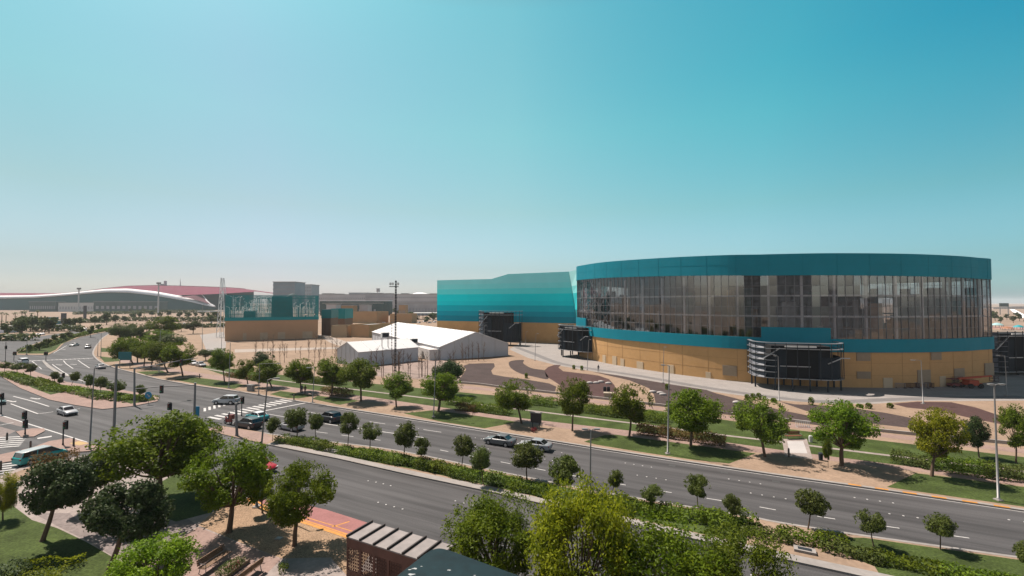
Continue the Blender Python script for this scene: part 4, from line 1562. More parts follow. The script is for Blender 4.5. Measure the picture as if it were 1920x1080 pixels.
def proto_tree(kind, seed):
    r = np.random.default_rng(seed)
    lb = lobes_for(kind, r)
    n, size, mat, shell, asp = {'A': (13000, 0.0165, leafA, 0.5, 0.55), 'B': (4600, 0.027, leafB, 0.45, 0.5), 'C': (10000, 0.019, leafC, 0.55, 0.6),
                                'D': (21000, 0.0145, leafD, 0.22, 0.4), 'E': (16000, 0.0145, leafE, 0.45, 0.55), 'F': (1100, 0.055, leafF, 0.5, 0.6)}[kind]
    P, N = crown_points(r, n, lb, shell, 0.10 if kind == 'D' else 0.03)
    # sprigs that stick out
    ns = n // 14
    d = r.normal(size=(ns // 12 + 1, 3))
    d[:, 2] = abs(d[:, 2]) * 0.9 + 0.05
    d /= np.linalg.norm(d, axis=1, keepdims=True)
    zc = 0.64
    base = d * np.array([0.44, 0.44, 0.34]) + np.array([0, 0, zc])
    sp = base[r.integers(0, len(base), ns)] + r.normal(size=(ns, 3)) * 0.022
    P = np.vstack([P, sp])
    N = np.vstack([N, r.normal(size=(ns, 3)) + np.array([0, 0, 0.4])])
    S = size * r.uniform(0.7, 1.35, len(P))
    crown = leaf_mesh('crown', P, N, S, mat, seed, asp)
    mb = MB()
    split = {'A': 0.36, 'B': 0.40, 'C': 0.40, 'D': 0.22, 'E': 0.30, 'F': 0.3}[kind]
    tw = {'A': 0.020, 'B': 0.017, 'C': 0.028, 'D': 0.022, 'E': 0.026, 'F': 0.03}[kind]
    b = Vector((r.normal() * 0.01, r.normal() * 0.01, split))
    mb.tube([(0, 0, -0.02), (0, 0, 0.03), b * 0.6 + Vector((0.01, 0, 0)), b], [tw * 1.5, tw * 1.15, tw, tw * 0.85], 8)
    for i, l in enumerate(lb):
        if kind == 'F' and i > 3:
            break
        c = Vector(l[:3])
        mid = b.lerp(c, 0.5) + Vector((0, 0, -0.03))
        mb.tube([b - Vector((0, 0, 0.02)), mid, c], [tw * 0.55, tw * 0.35, tw * 0.12], 5, cap=False)
    tr = mb.build('trunk', bark)
    tm = tr.data
    bpy.data.objects.remove(tr)
    return crown, tm


PROTO = {}
for kind, cnt in (('A', 8), ('B', 8), ('C', 3), ('D', 4), ('E', 4), ('F', 5)):
    PROTO[kind] = [proto_tree(kind, 100 + ord(kind) * 7 + i) for i in range(cnt)]
trng = random.Random(77)


def tree(kind, bx, by, ytop, xl, xr, label, group, name='tree', z=ZV, mat=None, hk=1.0):
    p = G(bx, by, z)
    Y = p.y
    cosr = Y / math.hypot(p.x, Y)
    h = (AT(bx, ytop, Y).z - z) * hk
    wd = (xr - xl) / F * Y * cosr
    h = max(h, 0.5)
    off = ((xl + xr) / 2 - bx) / F * Y
    cm, tm = PROTO[kind][trng.randrange(len(PROTO[kind]))]
    t = thing(name, label, 'tree', p, 0, group)
    t.rotation_mode = 'ZXY'
    t.rotation_euler = (0, max(-0.5, min(0.5, math.atan2(off, h * 0.66))), trng.uniform(0, 6.28))
    t.scale = (wd * 1.12, wd * 1.12 * trng.uniform(0.9, 1.08), h * 1.03)
    for nm, me in (('crown', cm), ('trunk', tm)):
        o = bpy.data.objects.new(nm, me)
        COL.objects.link(o)
        o.parent = t
        if mat and nm == 'crown':
            o.material_slots[0].link = 'OBJECT'
            o.material_slots[0].material = mat
    return t


GV = 'green trees along the far pavement'
VERGE = [
    ('A', 421, 716, 655, 388, 442, 'round green tree on the far verge opposite the two-armed signal poles', None),
    ('A', 465, 721, 673, 437, 477, 'small green tree on the far verge between the round tree and the leaning one', None),
    ('A', 510, 727, 676, 463, 526, 'leaning green tree beside the grey utility box on the far verge', None),
    ('A', 564, 735, 673, 532, 594, 'green tree shading a person standing on the far verge near the zebra crossing', leafE),
    ('A', 622, 742, 671, 591, 656, 'dense dark green tree on the far verge just right of the zebra crossing', None),
    ('A', 677, 752, 674, 633, 713, 'broad ragged dark green tree on the far verge in front of the small marquee', None),
    ('A', 743, 763, 698, 714, 773, 'green tree on the far verge just below the tall floodlight mast', None),
    ('E', 822, 772, 700, 784, 869, 'bright green tree on the far verge with a lamp post against its crown', None),
    ('A', 978, 794, 712, 927, 1003, 'tree with a slanting trunk beside the dark board on legs', None),
    ('A', 1073, 808, 710, 1043, 1109, 'slim upright tree on the far verge, first to the right of the dark board', None),
    ('A', 1180, 819, 722, 1146, 1224, 'round dark tree on the edge of the lawn wedge facing the arena', None),
    ('A', 1295, 836, 733, 1250, 1358, 'wide pale-topped tree with red shrubs behind its trunk', leafE),
    ('A', 1434, 856, 747, 1373, 1480, 'lop-sided tree on bare sand left of the pale paved square', None),
    ('E', 1578, 873, 755, 1518, 1652, 'largest spreading tree on the far verge, right of the pale paved square', None),
    ('E', 1747, 893, 768, 1706, 1818, 'yellow-green tree on the lawn wedge before the flowering hedge', leafD),
]
for k, bx, by, yt, xl, xr, lab, m in VERGE:
    tree(k, bx, by, yt, xl, xr, lab, GV, 'verge_tree', mat=m)
tree('A', 843, 742, 676, 811, 869, 'dark round tree standing behind the bright green one at the planting beds', GV, 'verge_tree', mat=leafC)
tree('A', 1836, 858, 783, 1797, 1862, 'small dark tree on the far lawn right of the yellow-green tree', GV, 'verge_tree', mat=leafC)
tree('A', 1905, 868, 762, 1866, 1946, 'big tree at the right picture edge beyond the flowering hedge', GV, 'verge_tree')
tree('A', 1553, 877, 822, 1541, 1562, 'thin young tree left of the largest spreading tree', GV, 'sapling')
tree('A', 492, 700, 660, 472, 516, 'dark tree behind the leaning verge tree, next to the bare sand lot', GV, 'verge_tree', mat=leafC)

# leaning group on the left bend of the far verge
for i, (bx, by, yt, xl, xr) in enumerate(((249, 682, 630, 190, 252), (258, 680, 632, 226, 282), (270, 687, 636, 242, 298), (283, 690, 640, 262, 318), (315, 699, 638, 266, 330), (343, 706, 642, 298, 368))):
    tree('A', bx, by, yt, xl, xr, '%s tree from the left in the slanting clump on the bend of the far verge' % ORD[i], 'slanting trees on the road bend', 'slanting_tree', mat=leafE if i in (0, 3, 5) else None)
for i, (bx, by, yt, xl, xr) in enumerate(((230, 648, 606, 198, 258), (248, 640, 606, 236, 268), (262, 645, 612, 250, 282), (307, 640, 594, 274, 336), (300, 652, 618, 270, 328), (322, 660, 626, 296, 352), (362, 626, 602, 345, 379), (386, 676, 655, 368, 402), (275, 622, 606, 262, 292), (340, 622, 606, 328, 350))):
    tree('A', bx, by, yt, xl, xr, '%s of the dark trees growing behind the slanting clump' % ORD[i], 'dark trees behind the road bend', 'roadside_tree', mat=leafF if i not in (3, 4) else leafA)

# median of the left arm and the junction island
isl = ((8, 700, 678, -6, 24), (32, 703, 680, 14, 50), (58, 708, 682, 40, 72), (102, 721, 697, 91, 113), (112, 726, 707, 106, 119), (133, 724, 696, 127, 153), (172, 737, 702, 154, 181), (188, 741, 707, 174, 206), (216, 748, 713, 199, 236), (260, 751, 722, 250, 276))
for i, (bx, by, yt, xl, xr) in enumerate(isl):
    tree('B', bx, by, yt, xl, xr, '%s small clipped tree from the left on the planted junction island' % ORD[i], 'small trees on the junction island', 'island_tree')
for i, (bx, by, yt, xl, xr) in enumerate(((54, 661, 645, 46, 62), (74, 657, 638, 62, 86), (88, 652, 634, 78, 98), (104, 644, 627, 94, 112), (116, 640, 625, 108, 126), (130, 636, 622, 120, 140), (150, 628, 612, 140, 160), (170, 632, 610, 162, 178), (185, 622, 607, 178, 194))):
    tree('F', bx, by, yt, xl, xr, '%s small dark tree from the left on the tapering median of the far road arm' % ORD[i], 'trees on the far road arm median', 'median_tree', mat=leafB)

# median trees of the main road
GM = 'small olive trees on the main road median'
medt = ((511, 827, 784, 496, 528), (557, 822, 766, 529, 582), (591, 826, 776, 574, 607), (652, 839, 775, 633, 673), (693, 845, 794, 673, 716), (757, 862, 795, 738, 784), (789, 873, 822, 774, 808),
        (865, 879, 817, 845, 894), (906, 908, 840, 882, 923), (988, 901, 834, 955, 1021), (1060, 946, 857, 1027, 1088), (1145, 933, 881, 1139, 1171), (1226, 960, 911, 1201, 1248), (1309, 954, 892, 1281, 1333),
        (1373, 988, 929, 1354, 1392), (1515, 992, 920, 1487, 1556), (1638, 1024, 957, 1601, 1664), (1763, 1031, 966, 1731, 1801), (1932, 1086, 1018, 1900, 1960))
medlab = ('round-headed small tree on the tip of the planted median, nearest the zebra crossing', 'wide dark small tree second from the planted median tip, hiding a silver car', 'narrow small tree third from the planted median tip',
          'tall-stemmed small tree left of the paved gap cover in the median', 'squat small tree fifth from the planted median tip', 'oval small tree sixth from the planted median tip', 'low small tree seventh from the planted median tip',
          'upright small tree before the two ghost-grey moving cars, left of its twin', 'rounded small tree right of the upright one on the median', 'spreading small tree below the moving grey cars', 'olive small tree behind the tall yellow-green foreground tree',
          'tiny slim tree on the far edge of the median', 'bush-like small tree rooted in the median hedge', 'small tree with an open crown at the middle of the right-hand median', 'thin sparse sapling in the median beside the round hedge',
          'small tree left of the grey drain box on the median gravel', 'small tree standing in the dark low hedge of the right-hand median', 'small tree alone on the median lawn at right', 'small tree cut by the right picture edge on the median')
for i, ((bx, by, yt, xl, xr), lab) in enumerate(zip(medt, medlab)):
    tree('B', bx, by, yt, xl, xr, lab, GM, 'median_tree')

# foreground trees
GF = 'foreground trees by the paved garden'
tree('C', 205, 1068, 893, 148, 328, 'dark glossy tree with a clear trunk on the near lawn, right of two', GF, 'garden_tree', hk=0.93)
tree('C', 80, 1014, 852, 24, 190, 'dark glossy tree leaning right over the near lawn, left of two', GF, 'garden_tree', hk=0.93)
tree('C', 165, 950, 850, 120, 232, 'dark glossy tree crowded behind the two near lawn trees', GF, 'garden_tree', hk=0.95)
tree('E', 296, 945, 770, 172, 418, 'largest bright green tree at lower left by the road corner', GF, 'garden_tree', hk=0.94)
tree('E', 372, 925, 780, 318, 420, 'bright green tree partly behind the largest one at the road corner', GF, 'garden_tree', hk=0.94)
tree('E', 430, 998, 822, 350, 512, 'bright green tree on the gravel, nearest the half-hidden red car', GF, 'garden_tree', hk=0.95)
tree('E', 492, 962, 880, 462, 518, 'slender green tree at the kerb beside the red bus bay', GF, 'garden_tree', hk=0.95)
tree('E', 552, 1023, 868, 498, 628, 'green tree with bare trunk on gravel between benches and bus shelter', GF, 'garden_tree', hk=0.96)
tree('E', 288, 1145, 1012, 203, 374, 'light green tree top at the bottom edge left of the wooden bench', GF, 'garden_tree', mat=leaf_mat('leaf_vivid', (0.06, 0.115, 0.006), (0.20, 0.27, 0.012)))
tree('D', 5, 975, 888, -25, 38, 'yellowish bushy tree at the left picture edge', GF, 'garden_tree')
tree('D', 930, 1118, 924, 838, 1016, 'loose yellow-green tree directly right of the teal roof', GF, 'garden_tree', mat=leafE, hk=0.95)
tree('D', 1085, 1215, 898, 995, 1195, 'tallest yellow-green feathery tree at the bottom, right of the teal roof', GF, 'garden_tree', hk=0.98)
tree('D', 1235, 1215, 972, 1110, 1360, 'wide green feathery tree at the bottom centre', GF, 'garden_tree', mat=leafE)
tree('D', 1395, 1205, 998, 1290, 1500, 'sparse feathery tree at the bottom, farthest right of the foreground', GF, 'garden_tree', mat=leafA)

# far scattered trees
frng = random.Random(21)
far = []
for i in range(18):
    far.append((frng.uniform(28, 92), frng.uniform(612, 629)))
for x, y in ((125, 616), (138, 615), (150, 612), (100, 612), (200, 609), (216, 606), (232, 604), (190, 604), (178, 610), (40, 632), (12, 632), (250, 600), (262, 597), (285, 594), (300, 596), (316, 594),
             (336, 597), (352, 598), (366, 596), (380, 595), (392, 598), (404, 600), (412, 606), (396, 608), (375, 590), (345, 588), (320, 587), (295, 585), (270, 586), (245, 586), (225, 584), (205, 583)):
    far.append((x, y))
for x, y in ((712, 588), (722, 590), (732, 587), (742, 589), (700, 586), (755, 586), (765, 590), (690, 584), (668, 582), (650, 583), (632, 582), (780, 603), (800, 606), (812, 603), (770, 602), (748, 592)):
    far.append((x, y))
for x, y in ((1866, 602), (1876, 606), (1888, 600), (1900, 606), (1912, 602), (1925, 608), (1862, 590), (1905, 594), (1930, 596)):
    far.append((x, y))
for i, (x, y) in enumerate(far):
    s = frng.uniform(5.5, 9.5)
    p = G(x, y, -0.05)
    px = s / p.y * F
    side = 'left plain beyond the road bend' if x < 420 else ('middle distance beyond the marquees' if x < 900 else 'strip right of the arena')
    tree('F', x, y, y - px, x - px * 0.55, x + px * 0.55, 'dark tree among the many scattered over the %s' % side, 'far trees on the ' + side, 'far_tree', z=-0.05)


# palms on the left plain
def palm_meshes(seed):
    r = random.Random(seed)
    mb = MB()
    for k in range(26):
        a = k * 2.4
        el = r.uniform(-0.5, 0.9)
        L = r.uniform(0.24, 0.32)
        d = Vector((math.cos(a) * math.cos(el), math.sin(a) * math.cos(el), math.sin(el)))
        side = Vector((-math.sin(a), math.cos(a), 0)) * 0.03
        p0 = Vector((0, 0, 0.98))
        p1 = p0 + d * L * 0.6
        p2 = p0 + d * L + Vector((0, 0, -0.10))
        mb.add([p0 - side * 0.3, p0 + side * 0.3, p1 + side, p1 - side], [(0, 1, 2, 3)])
        mb.add([p1 - side, p1 + side, p2 + side * 0.2, p2 - side * 0.2], [(0, 1, 2, 3)])
    a = mb.build('crown', leafF)
    mb = MB().tube([(0, 0, -0.02), (0.01, 0, 0.5), (0, 0, 1.0)], [0.035, 0.028, 0.026], 7)
    b = mb.build('trunk', bark)
    ma, mbb = a.data, b.data
    bpy.data.objects.remove(a)
    bpy.data.objects.remove(b)
    return ma, mbb


pm = [palm_meshes(i) for i in range(3)]
for i, (x, y, yt) in enumerate(((3, 606, 587), (11, 605, 588), (28, 605, 587), (41, 604, 585), (47, 604, 584), (59, 604, 588), (70, 603, 583), (-8, 606, 586), (14, 615, 603), (3, 615, 602), (218, 598, 588), (246, 597, 588), (270, 600, 586), (292, 600, 586))):
    p = G(x, y, -0.05)
    h = AT(x, yt, p.y).z
    grp = 'palms standing on the left plain'
    t = thing('palm_tree', 'palm with a bushy head, %s of the palms on the left plain' % ORD[i], 'palm', p, i * 1.3, grp)
    t.scale = (h * 1.1, h * 1.1, h)
    for nm, me in zip(('crown', 'trunk'), pm[i % 3]):
        o = bpy.data.objects.new(nm, me)
        COL.objects.link(o)
        o.parent = t

# bare saplings on the building lot


def sapling_meshes(seed):
    r = random.Random(seed)
    mb = MB()
    mb.tube([(0, 0, -0.02), (r.uniform(-0.03, 0.03), 0, 0.5), (r.uniform(-0.05, 0.05), 0, 1.0)], [0.018, 0.013, 0.005], 5)
    pts = []
    for k in range(16):
        z = r.uniform(0.28, 0.95)
        a = r.uniform(0, 6.28)
        L = r.uniform(0.08, 0.2)
        q = Vector((math.cos(a) * L, math.sin(a) * L, z + L * 1.2))
        mb.tube([(0, 0, z), q], [0.008, 0.003], 4, cap=False)
        pts += [q + Vector((r.gauss(0, 0.03), r.gauss(0, 0.03), r.gauss(0, 0.03))) for _ in range(9)]
    b = mb.build('trunk', twig)
    me = b.data
    bpy.data.objects.remove(b)
    P = np.array(pts)
    cm = leaf_mesh('twigs', P, np.random.default_rng(seed).normal(size=P.shape), np.full(len(P), 0.022), twig, seed)
    return cm, me


sm = [sapling_meshes(i) for i in range(4)]
srng = random.Random(5)
for i in range(58):
    if i < 26:
        x, y = srng.uniform(478, 640), srng.uniform(655, 682)
        lab = 'bare brown sapling in the rows on the sand lot before the teal-screened building'
        grp = 'bare saplings on the sand lot'
    elif i < 50:
        x, y = srng.uniform(692, 850), srng.uniform(690, 712)
        lab = 'bare brown sapling in the rows planted in front of the marquees'
        grp = 'bare saplings before the marquees'
    else:
        x, y = srng.uniform(838, 965), 0
        y = 678 - (x - 838) * 0.05 + srng.uniform(0, 4)
        lab = 'bare sapling standing close to the grey gable of the long marquee'
        grp = 'bare saplings at the marquee gable'
    p = G(x, y, ZV)
    h = srng.uniform(4.2, 6.6)
    t = thing('sapling', lab, 'sapling', p, srng.uniform(0, 6), grp)
    t.scale = (h * 0.8, h * 0.8, h)
    for nm, me in zip(('twigs', 'trunk'), sm[i % 4]):
        o = bpy.data.objects.new(nm, me)
        COL.objects.link(o)
        o.parent = t


# hedges and shrubs
def hedge(label, px, h, mat=leafH, wd=1.4, group='hedges', name='hedge', leaf=0.10, dens=105, round_=0.25, z=ZV, cat='hedge', jitter=0.10):
    """px: centre line in the picture (foot of the plant), wd width in metres"""
    pts = [G(x, y, z) for x, y in px]
    ln = sum((pts[i + 1] - pts[i]).length for i in range(len(pts) - 1))
    r = np.random.default_rng(abs(hash(label)) % 100000 if False else sum(ord(c) for c in label))
    c0 = pts[0]
    area = ln * (wd + 2 * h) + 2 * wd * h
    n = int(min(13000, max(260, area * dens)))
    cum = [0]
    for i in range(len(pts) - 1):
        cum.append(cum[-1] + (pts[i + 1] - pts[i]).length)
    s = r.random(n) * (ln + wd * 0.6) - wd * 0.3
    X = np.interp(s, cum, [p.x for p in pts])
    Yy = np.interp(s, cum, [p.y for p in pts])
    D = np.array([(pts[-1] - pts[0]).x, (pts[-1] - pts[0]).y])
    D /= max(1e-6, np.linalg.norm(D))
    ov = np.where(s < 0, s, np.where(s > ln, s - ln, 0))
    X += D[0] * ov
    Yy += D[1] * ov
    nx, ny = -D[1], D[0]
    th = r.uniform(-0.15, PI + 0.15, n)
    e = 0.55 + 0.45 * (1 - round_)
    cx = np.sign(np.cos(th)) * np.abs(np.cos(th)) ** (1 - 0.6 * (1 - round_))
    cz = np.abs(np.sin(th)) ** (1 - 0.6 * (1 - round_)) * np.sign(np.sin(th))
    lump = 1 + 0.16 * np.sin(s * 2.1 + 1) * np.sin(s * 0.9) + r.normal(size=n) * jitter
    rad = np.where(r.random(n) < 0.75, lump, lump * r.random(n) ** 0.5)
    off = cx * wd / 2 * rad
    zz = np.maximum(0.02, cz * h * rad)
    P = np.stack([X + nx * off - c0.x, Yy + ny * off - c0.y, zz], axis=1)
    N = np.stack([nx * cx, ny * cx, cz], axis=1) + r.normal(size=(n, 3)) * 0.55
    me = leaf_mesh(name, P, N, leaf * r.uniform(0.6, 1.3, n), mat, 3, 0.6)
    o = bpy.data.objects.new(name, me)
    COL.objects.link(o)
    o.location = c0
    tag(o, label, cat, group)
    return o


GH = 'hedges along the main road median'
mh = (([(528, 828), (560, 832), (600, 838)], 1.0, 1.6, leafH), ([(600, 841), (624, 845)], 1.1, 1.4, leafH), ([(640, 848), (690, 857)], 0.9, 1.5, leafH), ([(695, 858), (745, 868)], 1.1, 1.6, leafH), ([(750, 868), (782, 874)], 1.0, 1.3, leafA),
      ([(788, 876), (815, 883)], 1.2, 1.4, leafA), ([(815, 880), (850, 889)], 1.1, 1.5, leafH), ([(855, 892), (893, 901)], 1.1, 1.5, leafH), ([(920, 900), (965, 912)], 1.0, 1.6, leafH), ([(968, 915), (1035, 930)], 1.0, 1.5, leafA),
      ([(1110, 940), (1160, 950)], 1.1, 1.7, leafB), ([(1160, 950), (1210, 962)], 1.1, 1.7, leafH), ([(1215, 962), (1245, 968)], 0.9, 1.4, leafA), ([(1248, 968), (1310, 975)], 1.1, 1.5, leafH), ([(1320, 975), (1345, 982)], 0.9, 1.2, leafA), ([(1335, 990), (1398, 988)], 1.4, 2.0, leafH),
      ([(1400, 1000), (1470, 1012)], 0.8, 1.5, leafB), ([(1470, 1010), (1535, 1020)], 0.9, 1.4, leafH), ([(1545, 1018), (1580, 1024)], 0.9, 1.3, leafA), ([(1550, 1030), (1640, 1052)], 0.8, 1.3, leafB), ([(1640, 1050), (1760, 1074)], 0.7, 1.4, leafA), ([(1770, 1076), (1915, 1104)], 0.7, 1.4, leafA))
for i, (px, h, wdt, m) in enumerate(mh):
    hedge('%s hedge clump from the left along the main road median' % ORD[i], px, h * 0.82, m, wdt, GH)
GL = 'clipped hedges on the far lawn'
for lab, px, h, wdt, m in (
        ('reddish-brown low shrubs at the left end of the long hedge on the far lawn', [(862, 768), (890, 771)], 1.0, 1.6, leafR), ('long clipped hedge behind the tree with the slanting trunk', [(890, 769), (950, 777)], 1.2, 2.0, leafH),
        ('short clipped hedge block right of the slanting tree', [(1001, 757), (1034, 761)], 1.3, 2.4, leafH), ('clipped hedge behind the slim upright tree', [(1100, 772), (1155, 780)], 1.2, 2.4, leafH),
        ('clipped hedge behind the round dark tree on the lawn', [(1160, 780), (1242, 792)], 1.2, 2.4, leafH), ('reddish shrub row left of the tall lamp post on the far lawn', [(1202, 812), (1250, 818)], 1.2, 1.8, leafR),
        ('reddish shrub row behind the wide pale-topped tree', [(1258, 820), (1352, 833)], 1.1, 1.8, leafR), ('flowering pale hedge left of the yellow-green tree trunk', [(1682, 866), (1735, 876)], 1.2, 1.8, leafB),
        ('flowering hedge right of the yellow-green tree trunk', [(1755, 878), (1850, 892)], 1.3, 2.0, leafH), ('hedge with reddish leaves at the right picture edge', [(1855, 893), (1950, 905)], 1.3, 2.0, leafB),
        ('dark shrub under the ragged tree on the far lawn', [(612, 737), (652, 743)], 1.2, 2.0, leafR), ('low hedge behind the leaning verge tree', [(430, 706), (500, 715)], 0.9, 1.8, leafR),
        ('dark hedge on the far lawn below the marquee', [(560, 715), (640, 722)], 1.2, 2.2, leafA), ('hedge block behind the bright green verge tree', [(845, 757), (880, 760)], 1.2, 2.0, leafA)):
    hedge(lab, px, h, m, wdt, GL)
GI = 'hedges on the junction island'
for i, (px, h, wdt, m) in enumerate((([(10, 703), (40, 712)], 0.9, 2.5, leafH), ([(35, 712), (62, 722)], 0.8, 2.2, leafB), ([(62, 716), (95, 727)], 0.9, 2.6, leafH), ([(92, 730), (128, 734)], 0.8, 2.6, leafH), ([(132, 733), (165, 740)], 0.9, 2.4, leafH),
                                     ([(165, 742), (195, 748)], 0.8, 2.2, leafB), ([(195, 745), (245, 752)], 0.9, 2.4, leafH), ([(255, 748), (285, 750)], 0.7, 1.8, leafH))):
    hedge('%s hedge clump from the left on the junction island' % ORD[i], px, h, m, wdt, GI, leaf=0.2, dens=22)
for i, (px, h, wdt, m) in enumerate((([(45, 660), (85, 650)], 1.3, 3.0, leafB), ([(85, 650), (120, 638)], 1.4, 3.5, leafB), ([(120, 636), (160, 628)], 1.3, 3.0, leafA), ([(160, 627), (206, 619)], 1.4, 3.0, leafA))):
    hedge('%s stretch from the left of the dark hedge on the far arm median' % ORD[i], px, h, m, wdt, 'hedges on the far arm median', leaf=0.32, dens=10)
hedge('olive bush at the corner hiding the front of the teal van', [(72, 877), (105, 874), (132, 868)], 1.3, leafR, 2.2, 'corner planting', dens=60)
hedge('flat-topped bright green hedge on the lawn at the bottom left', [(48, 1082), (112, 1075)], 0.7, leafD, 2.6, 'corner planting', dens=130, leaf=0.07, round_=0.05, jitter=0.03)
hedge('dark hedge end at the bottom left corner', [(15, 1084), (40, 1092)], 1.0, leafC, 1.2, 'corner planting', dens=110, leaf=0.08)
for i, (x, y) in enumerate(((640, 592), (656, 590), (676, 588), (696, 590))):
    hedge('dark shrub belt in the middle distance, %s from the left' % ORD[i], [(x - 8, y), (x + 8, y)], 5.0, leafF, 9.0, 'far shrub belts', leaf=1.0, dens=1.2, z=-0.05)
for i, (x0, x1, y, h) in enumerate(((60, 150, 622, 3.5), (100, 200, 606, 3.0), (200, 300, 603, 3.5), (300, 420, 604, 4.0), (140, 260, 590, 4.0), (250, 400, 588, 5.0), (-40, 60, 640, 3.0), (380, 421, 615, 2.5))):
    hedge('dark hedge belt on the left plain, %s from the near left' % ORD[i], [(x0, y), ((x0 + x1) / 2, y - 1), (x1, y - 1)], h, leafF, 5.0, 'dark hedge belts on the left plain', leaf=0.8, dens=1.6, z=-0.05)

# small plants scattered on the wavy beds
prng = random.Random(12)
for i, (x, y) in enumerate(((1400, 748), (1422, 747), (1411, 748), (1450, 752), (1611, 762), (1628, 764), (1668, 763), (1520, 757), (986, 707), (1250, 728), (1075, 690), (1090, 692))):
    hedge('tiny young shrub dotted on the wavy planting beds', [(x, y + 2), (x + 1.5, y + 2)], prng.uniform(0.5, 1.3), leafA, 0.8, 'tiny shrubs on the wavy beds', 'shrub', leaf=0.12, dens=60, cat='shrub')

# ------------------------------------------------------------------ LAMPS AND SIGNALS
paleste = M('pale_steel', (0.21, 0.205, 0.20), 0.5, 0.08, 1.0, metallic=0.3, coord='obj')
greyste = M('grey_steel', (0.16, 0.155, 0.155), 0.55, 0.1, 1.0, metallic=0.3, coord='obj')


def lamp(label, bx, by, ytop, tx=None, arms=((1, 0, 1.6),), mat=None, rad=0.09, group='street lamps', z=ZV):
    p = G(bx, by, z)
    q = AT(tx if tx is not None else bx, ytop, p.y)
    h = q.z - z
    lean = q.x - p.x
    t = thing('street_lamp', label, 'street lamp', p, 0, group)
    mat = mat or paleste
    MB().tube([(0, 0, 0), (0, 0, 0.25), (0, 0, 0.26), (lean * 0.45, 0, h * 0.5), (lean, 0, h)], [rad * 1.6, rad * 1.6, rad * 1.15, rad * 0.9, rad * 0.6], 8).build('pole', mat, t)
    MB().box((0, 0, 0.05), (0.5, 0.5, 0.1)).build('base', concrete, t)
    for dx, dy, L in arms:
        d = Vector((dx, dy, 0)).normalized()
        e = Vector((lean, 0, h - 0.05))
        MB().tube([e, e + d * L * 0.5 + Vector((0, 0, 0.12)), e + d * L + Vector((0, 0, 0.12))], [rad * 0.5, rad * 0.42, rad * 0.4], 6).build('arm', mat, t)
        hl = 0.75 if L > 0.7 else 0.5
        hd = MB().box(e + d * (L + hl * 0.4) + Vector((0, 0, 0.13)), (hl, 0.24, 0.1), rz=math.atan2(d.y, d.x)).build('lamp_head', mat, t)
        MB().box(e + d * (L + hl * 0.4) + Vector((0, 0, 0.065)), (hl * 0.7, 0.18, 0.03), rz=math.atan2(d.y, d.x)).build('lens', lampglass, hd)
    return t


LS = [
    ('tall lamp post on the lawn wedge beside the wide pale-topped tree', 1252, 851, 686, 1255, ((-1, 0.3, 0.5),)),
    ('tall leaning lamp post with a short cross arm at far right', 1872, 938, 722, 1864, ((1, 0, 0.5), (-1, 0, 0.1))),
    ('lamp post standing in front of the bright green verge tree', 813, 782, 657, 818, ((1, 0.2, 0.5),)),
    ('thin lamp post on the verge just right of the zebra crossing', 586, 755, 690, 590, ((-1, 0, 0.8),)),
    ('dark lamp post with a long side arm near the utility box', 485, 740, 682, 487, ((1, 0, 3.4),)),
    ('thin lamp post on the verge left of the utility box', 429, 728, 642, 432, ((-1, 0.3, 0.5),)),
    ('bent lamp post at the near junction corner behind the teal van', 168, 842, 690, 177, ((0.7, 0.7, 0.9),)),
    ('strongly tilted lamp post rising through the gravel tree at the bus bay', 481, 951, 712, 502, ((1, 0.4, 0.5),)),
    ('twin-headed lamp post in the middle of the median hedge', 1106, 944, 806, 1108, ((1, 0, 0.35), (-1, 0, 0.35))),
    ('white lamp post standing against the dark stair tower', 1461, 752, 668, 1459, ((-1, 0.2, 0.3),)),
    ('white lamp post before the tan wall, left arm, near the red boom lift', 1731, 757, 676, 1727, ((-1, 0.1, 1.0),)),
    ('white lamp post at the right before the dark blue tower', 1888, 742, 667, 1884, ((-1, 0.1, 0.9),)),
    ('slim lamp post before the middle of the curved tan wall', 1243, 718, 651, 1245, ((1, 0.2, 0.2),)),
    ('slim lamp post at the lit corner of the curved tan wall', 1101, 694, 637, 1104, ((1, 0.2, 0.2),)),
    ('slim lamp post on the bend of the concrete road', 1003, 676, 626, 1005, ((1, 0.2, 0.4),)),
    ('slim lamp post at the foot of the striped hall', 985, 646, 622, 986, ((1, 0.2, 0.4),)),
    ('slim lamp post by the dark slatted tower of the hall', 907, 660, 610, 908, ((1, 0, 0.4),)),
    ('thin pole on the pale road left of the teal-screened building', 379, 655, 572, 380, ((1, 0, 0.3),)),
    ('thin pole at the left wall of the teal-screened building', 415, 660, 615, 416, ((1, 0, 0.3),)),
    ('thin lamp among the slanting trees on the road bend', 298, 698, 618, 301, ((1, 0, 0.3),)),
    ('lamp post behind the kerb at the top of the road bend', 189, 672, 625, 190, ((-1, 0, 0.8),)),
    ('second thin lamp behind the kerb at the top of the road bend', 183, 668, 636, 184, ((-1, 0, 0.5),)),
    ('lamp post on the median of the far road arm', 50, 665, 627, 51, ((1, 0, 0.5),)),
]
for lab, bx, by, yt, tx, arms in LS:
    near = by > 800
    lamp(lab, bx, by, yt, tx, arms, greyste if lab.startswith(('dark', 'bent', 'strongly', 'lamp post behind', 'second', 'lamp post on the median')) else paleste, 0.085 if near else 0.075)

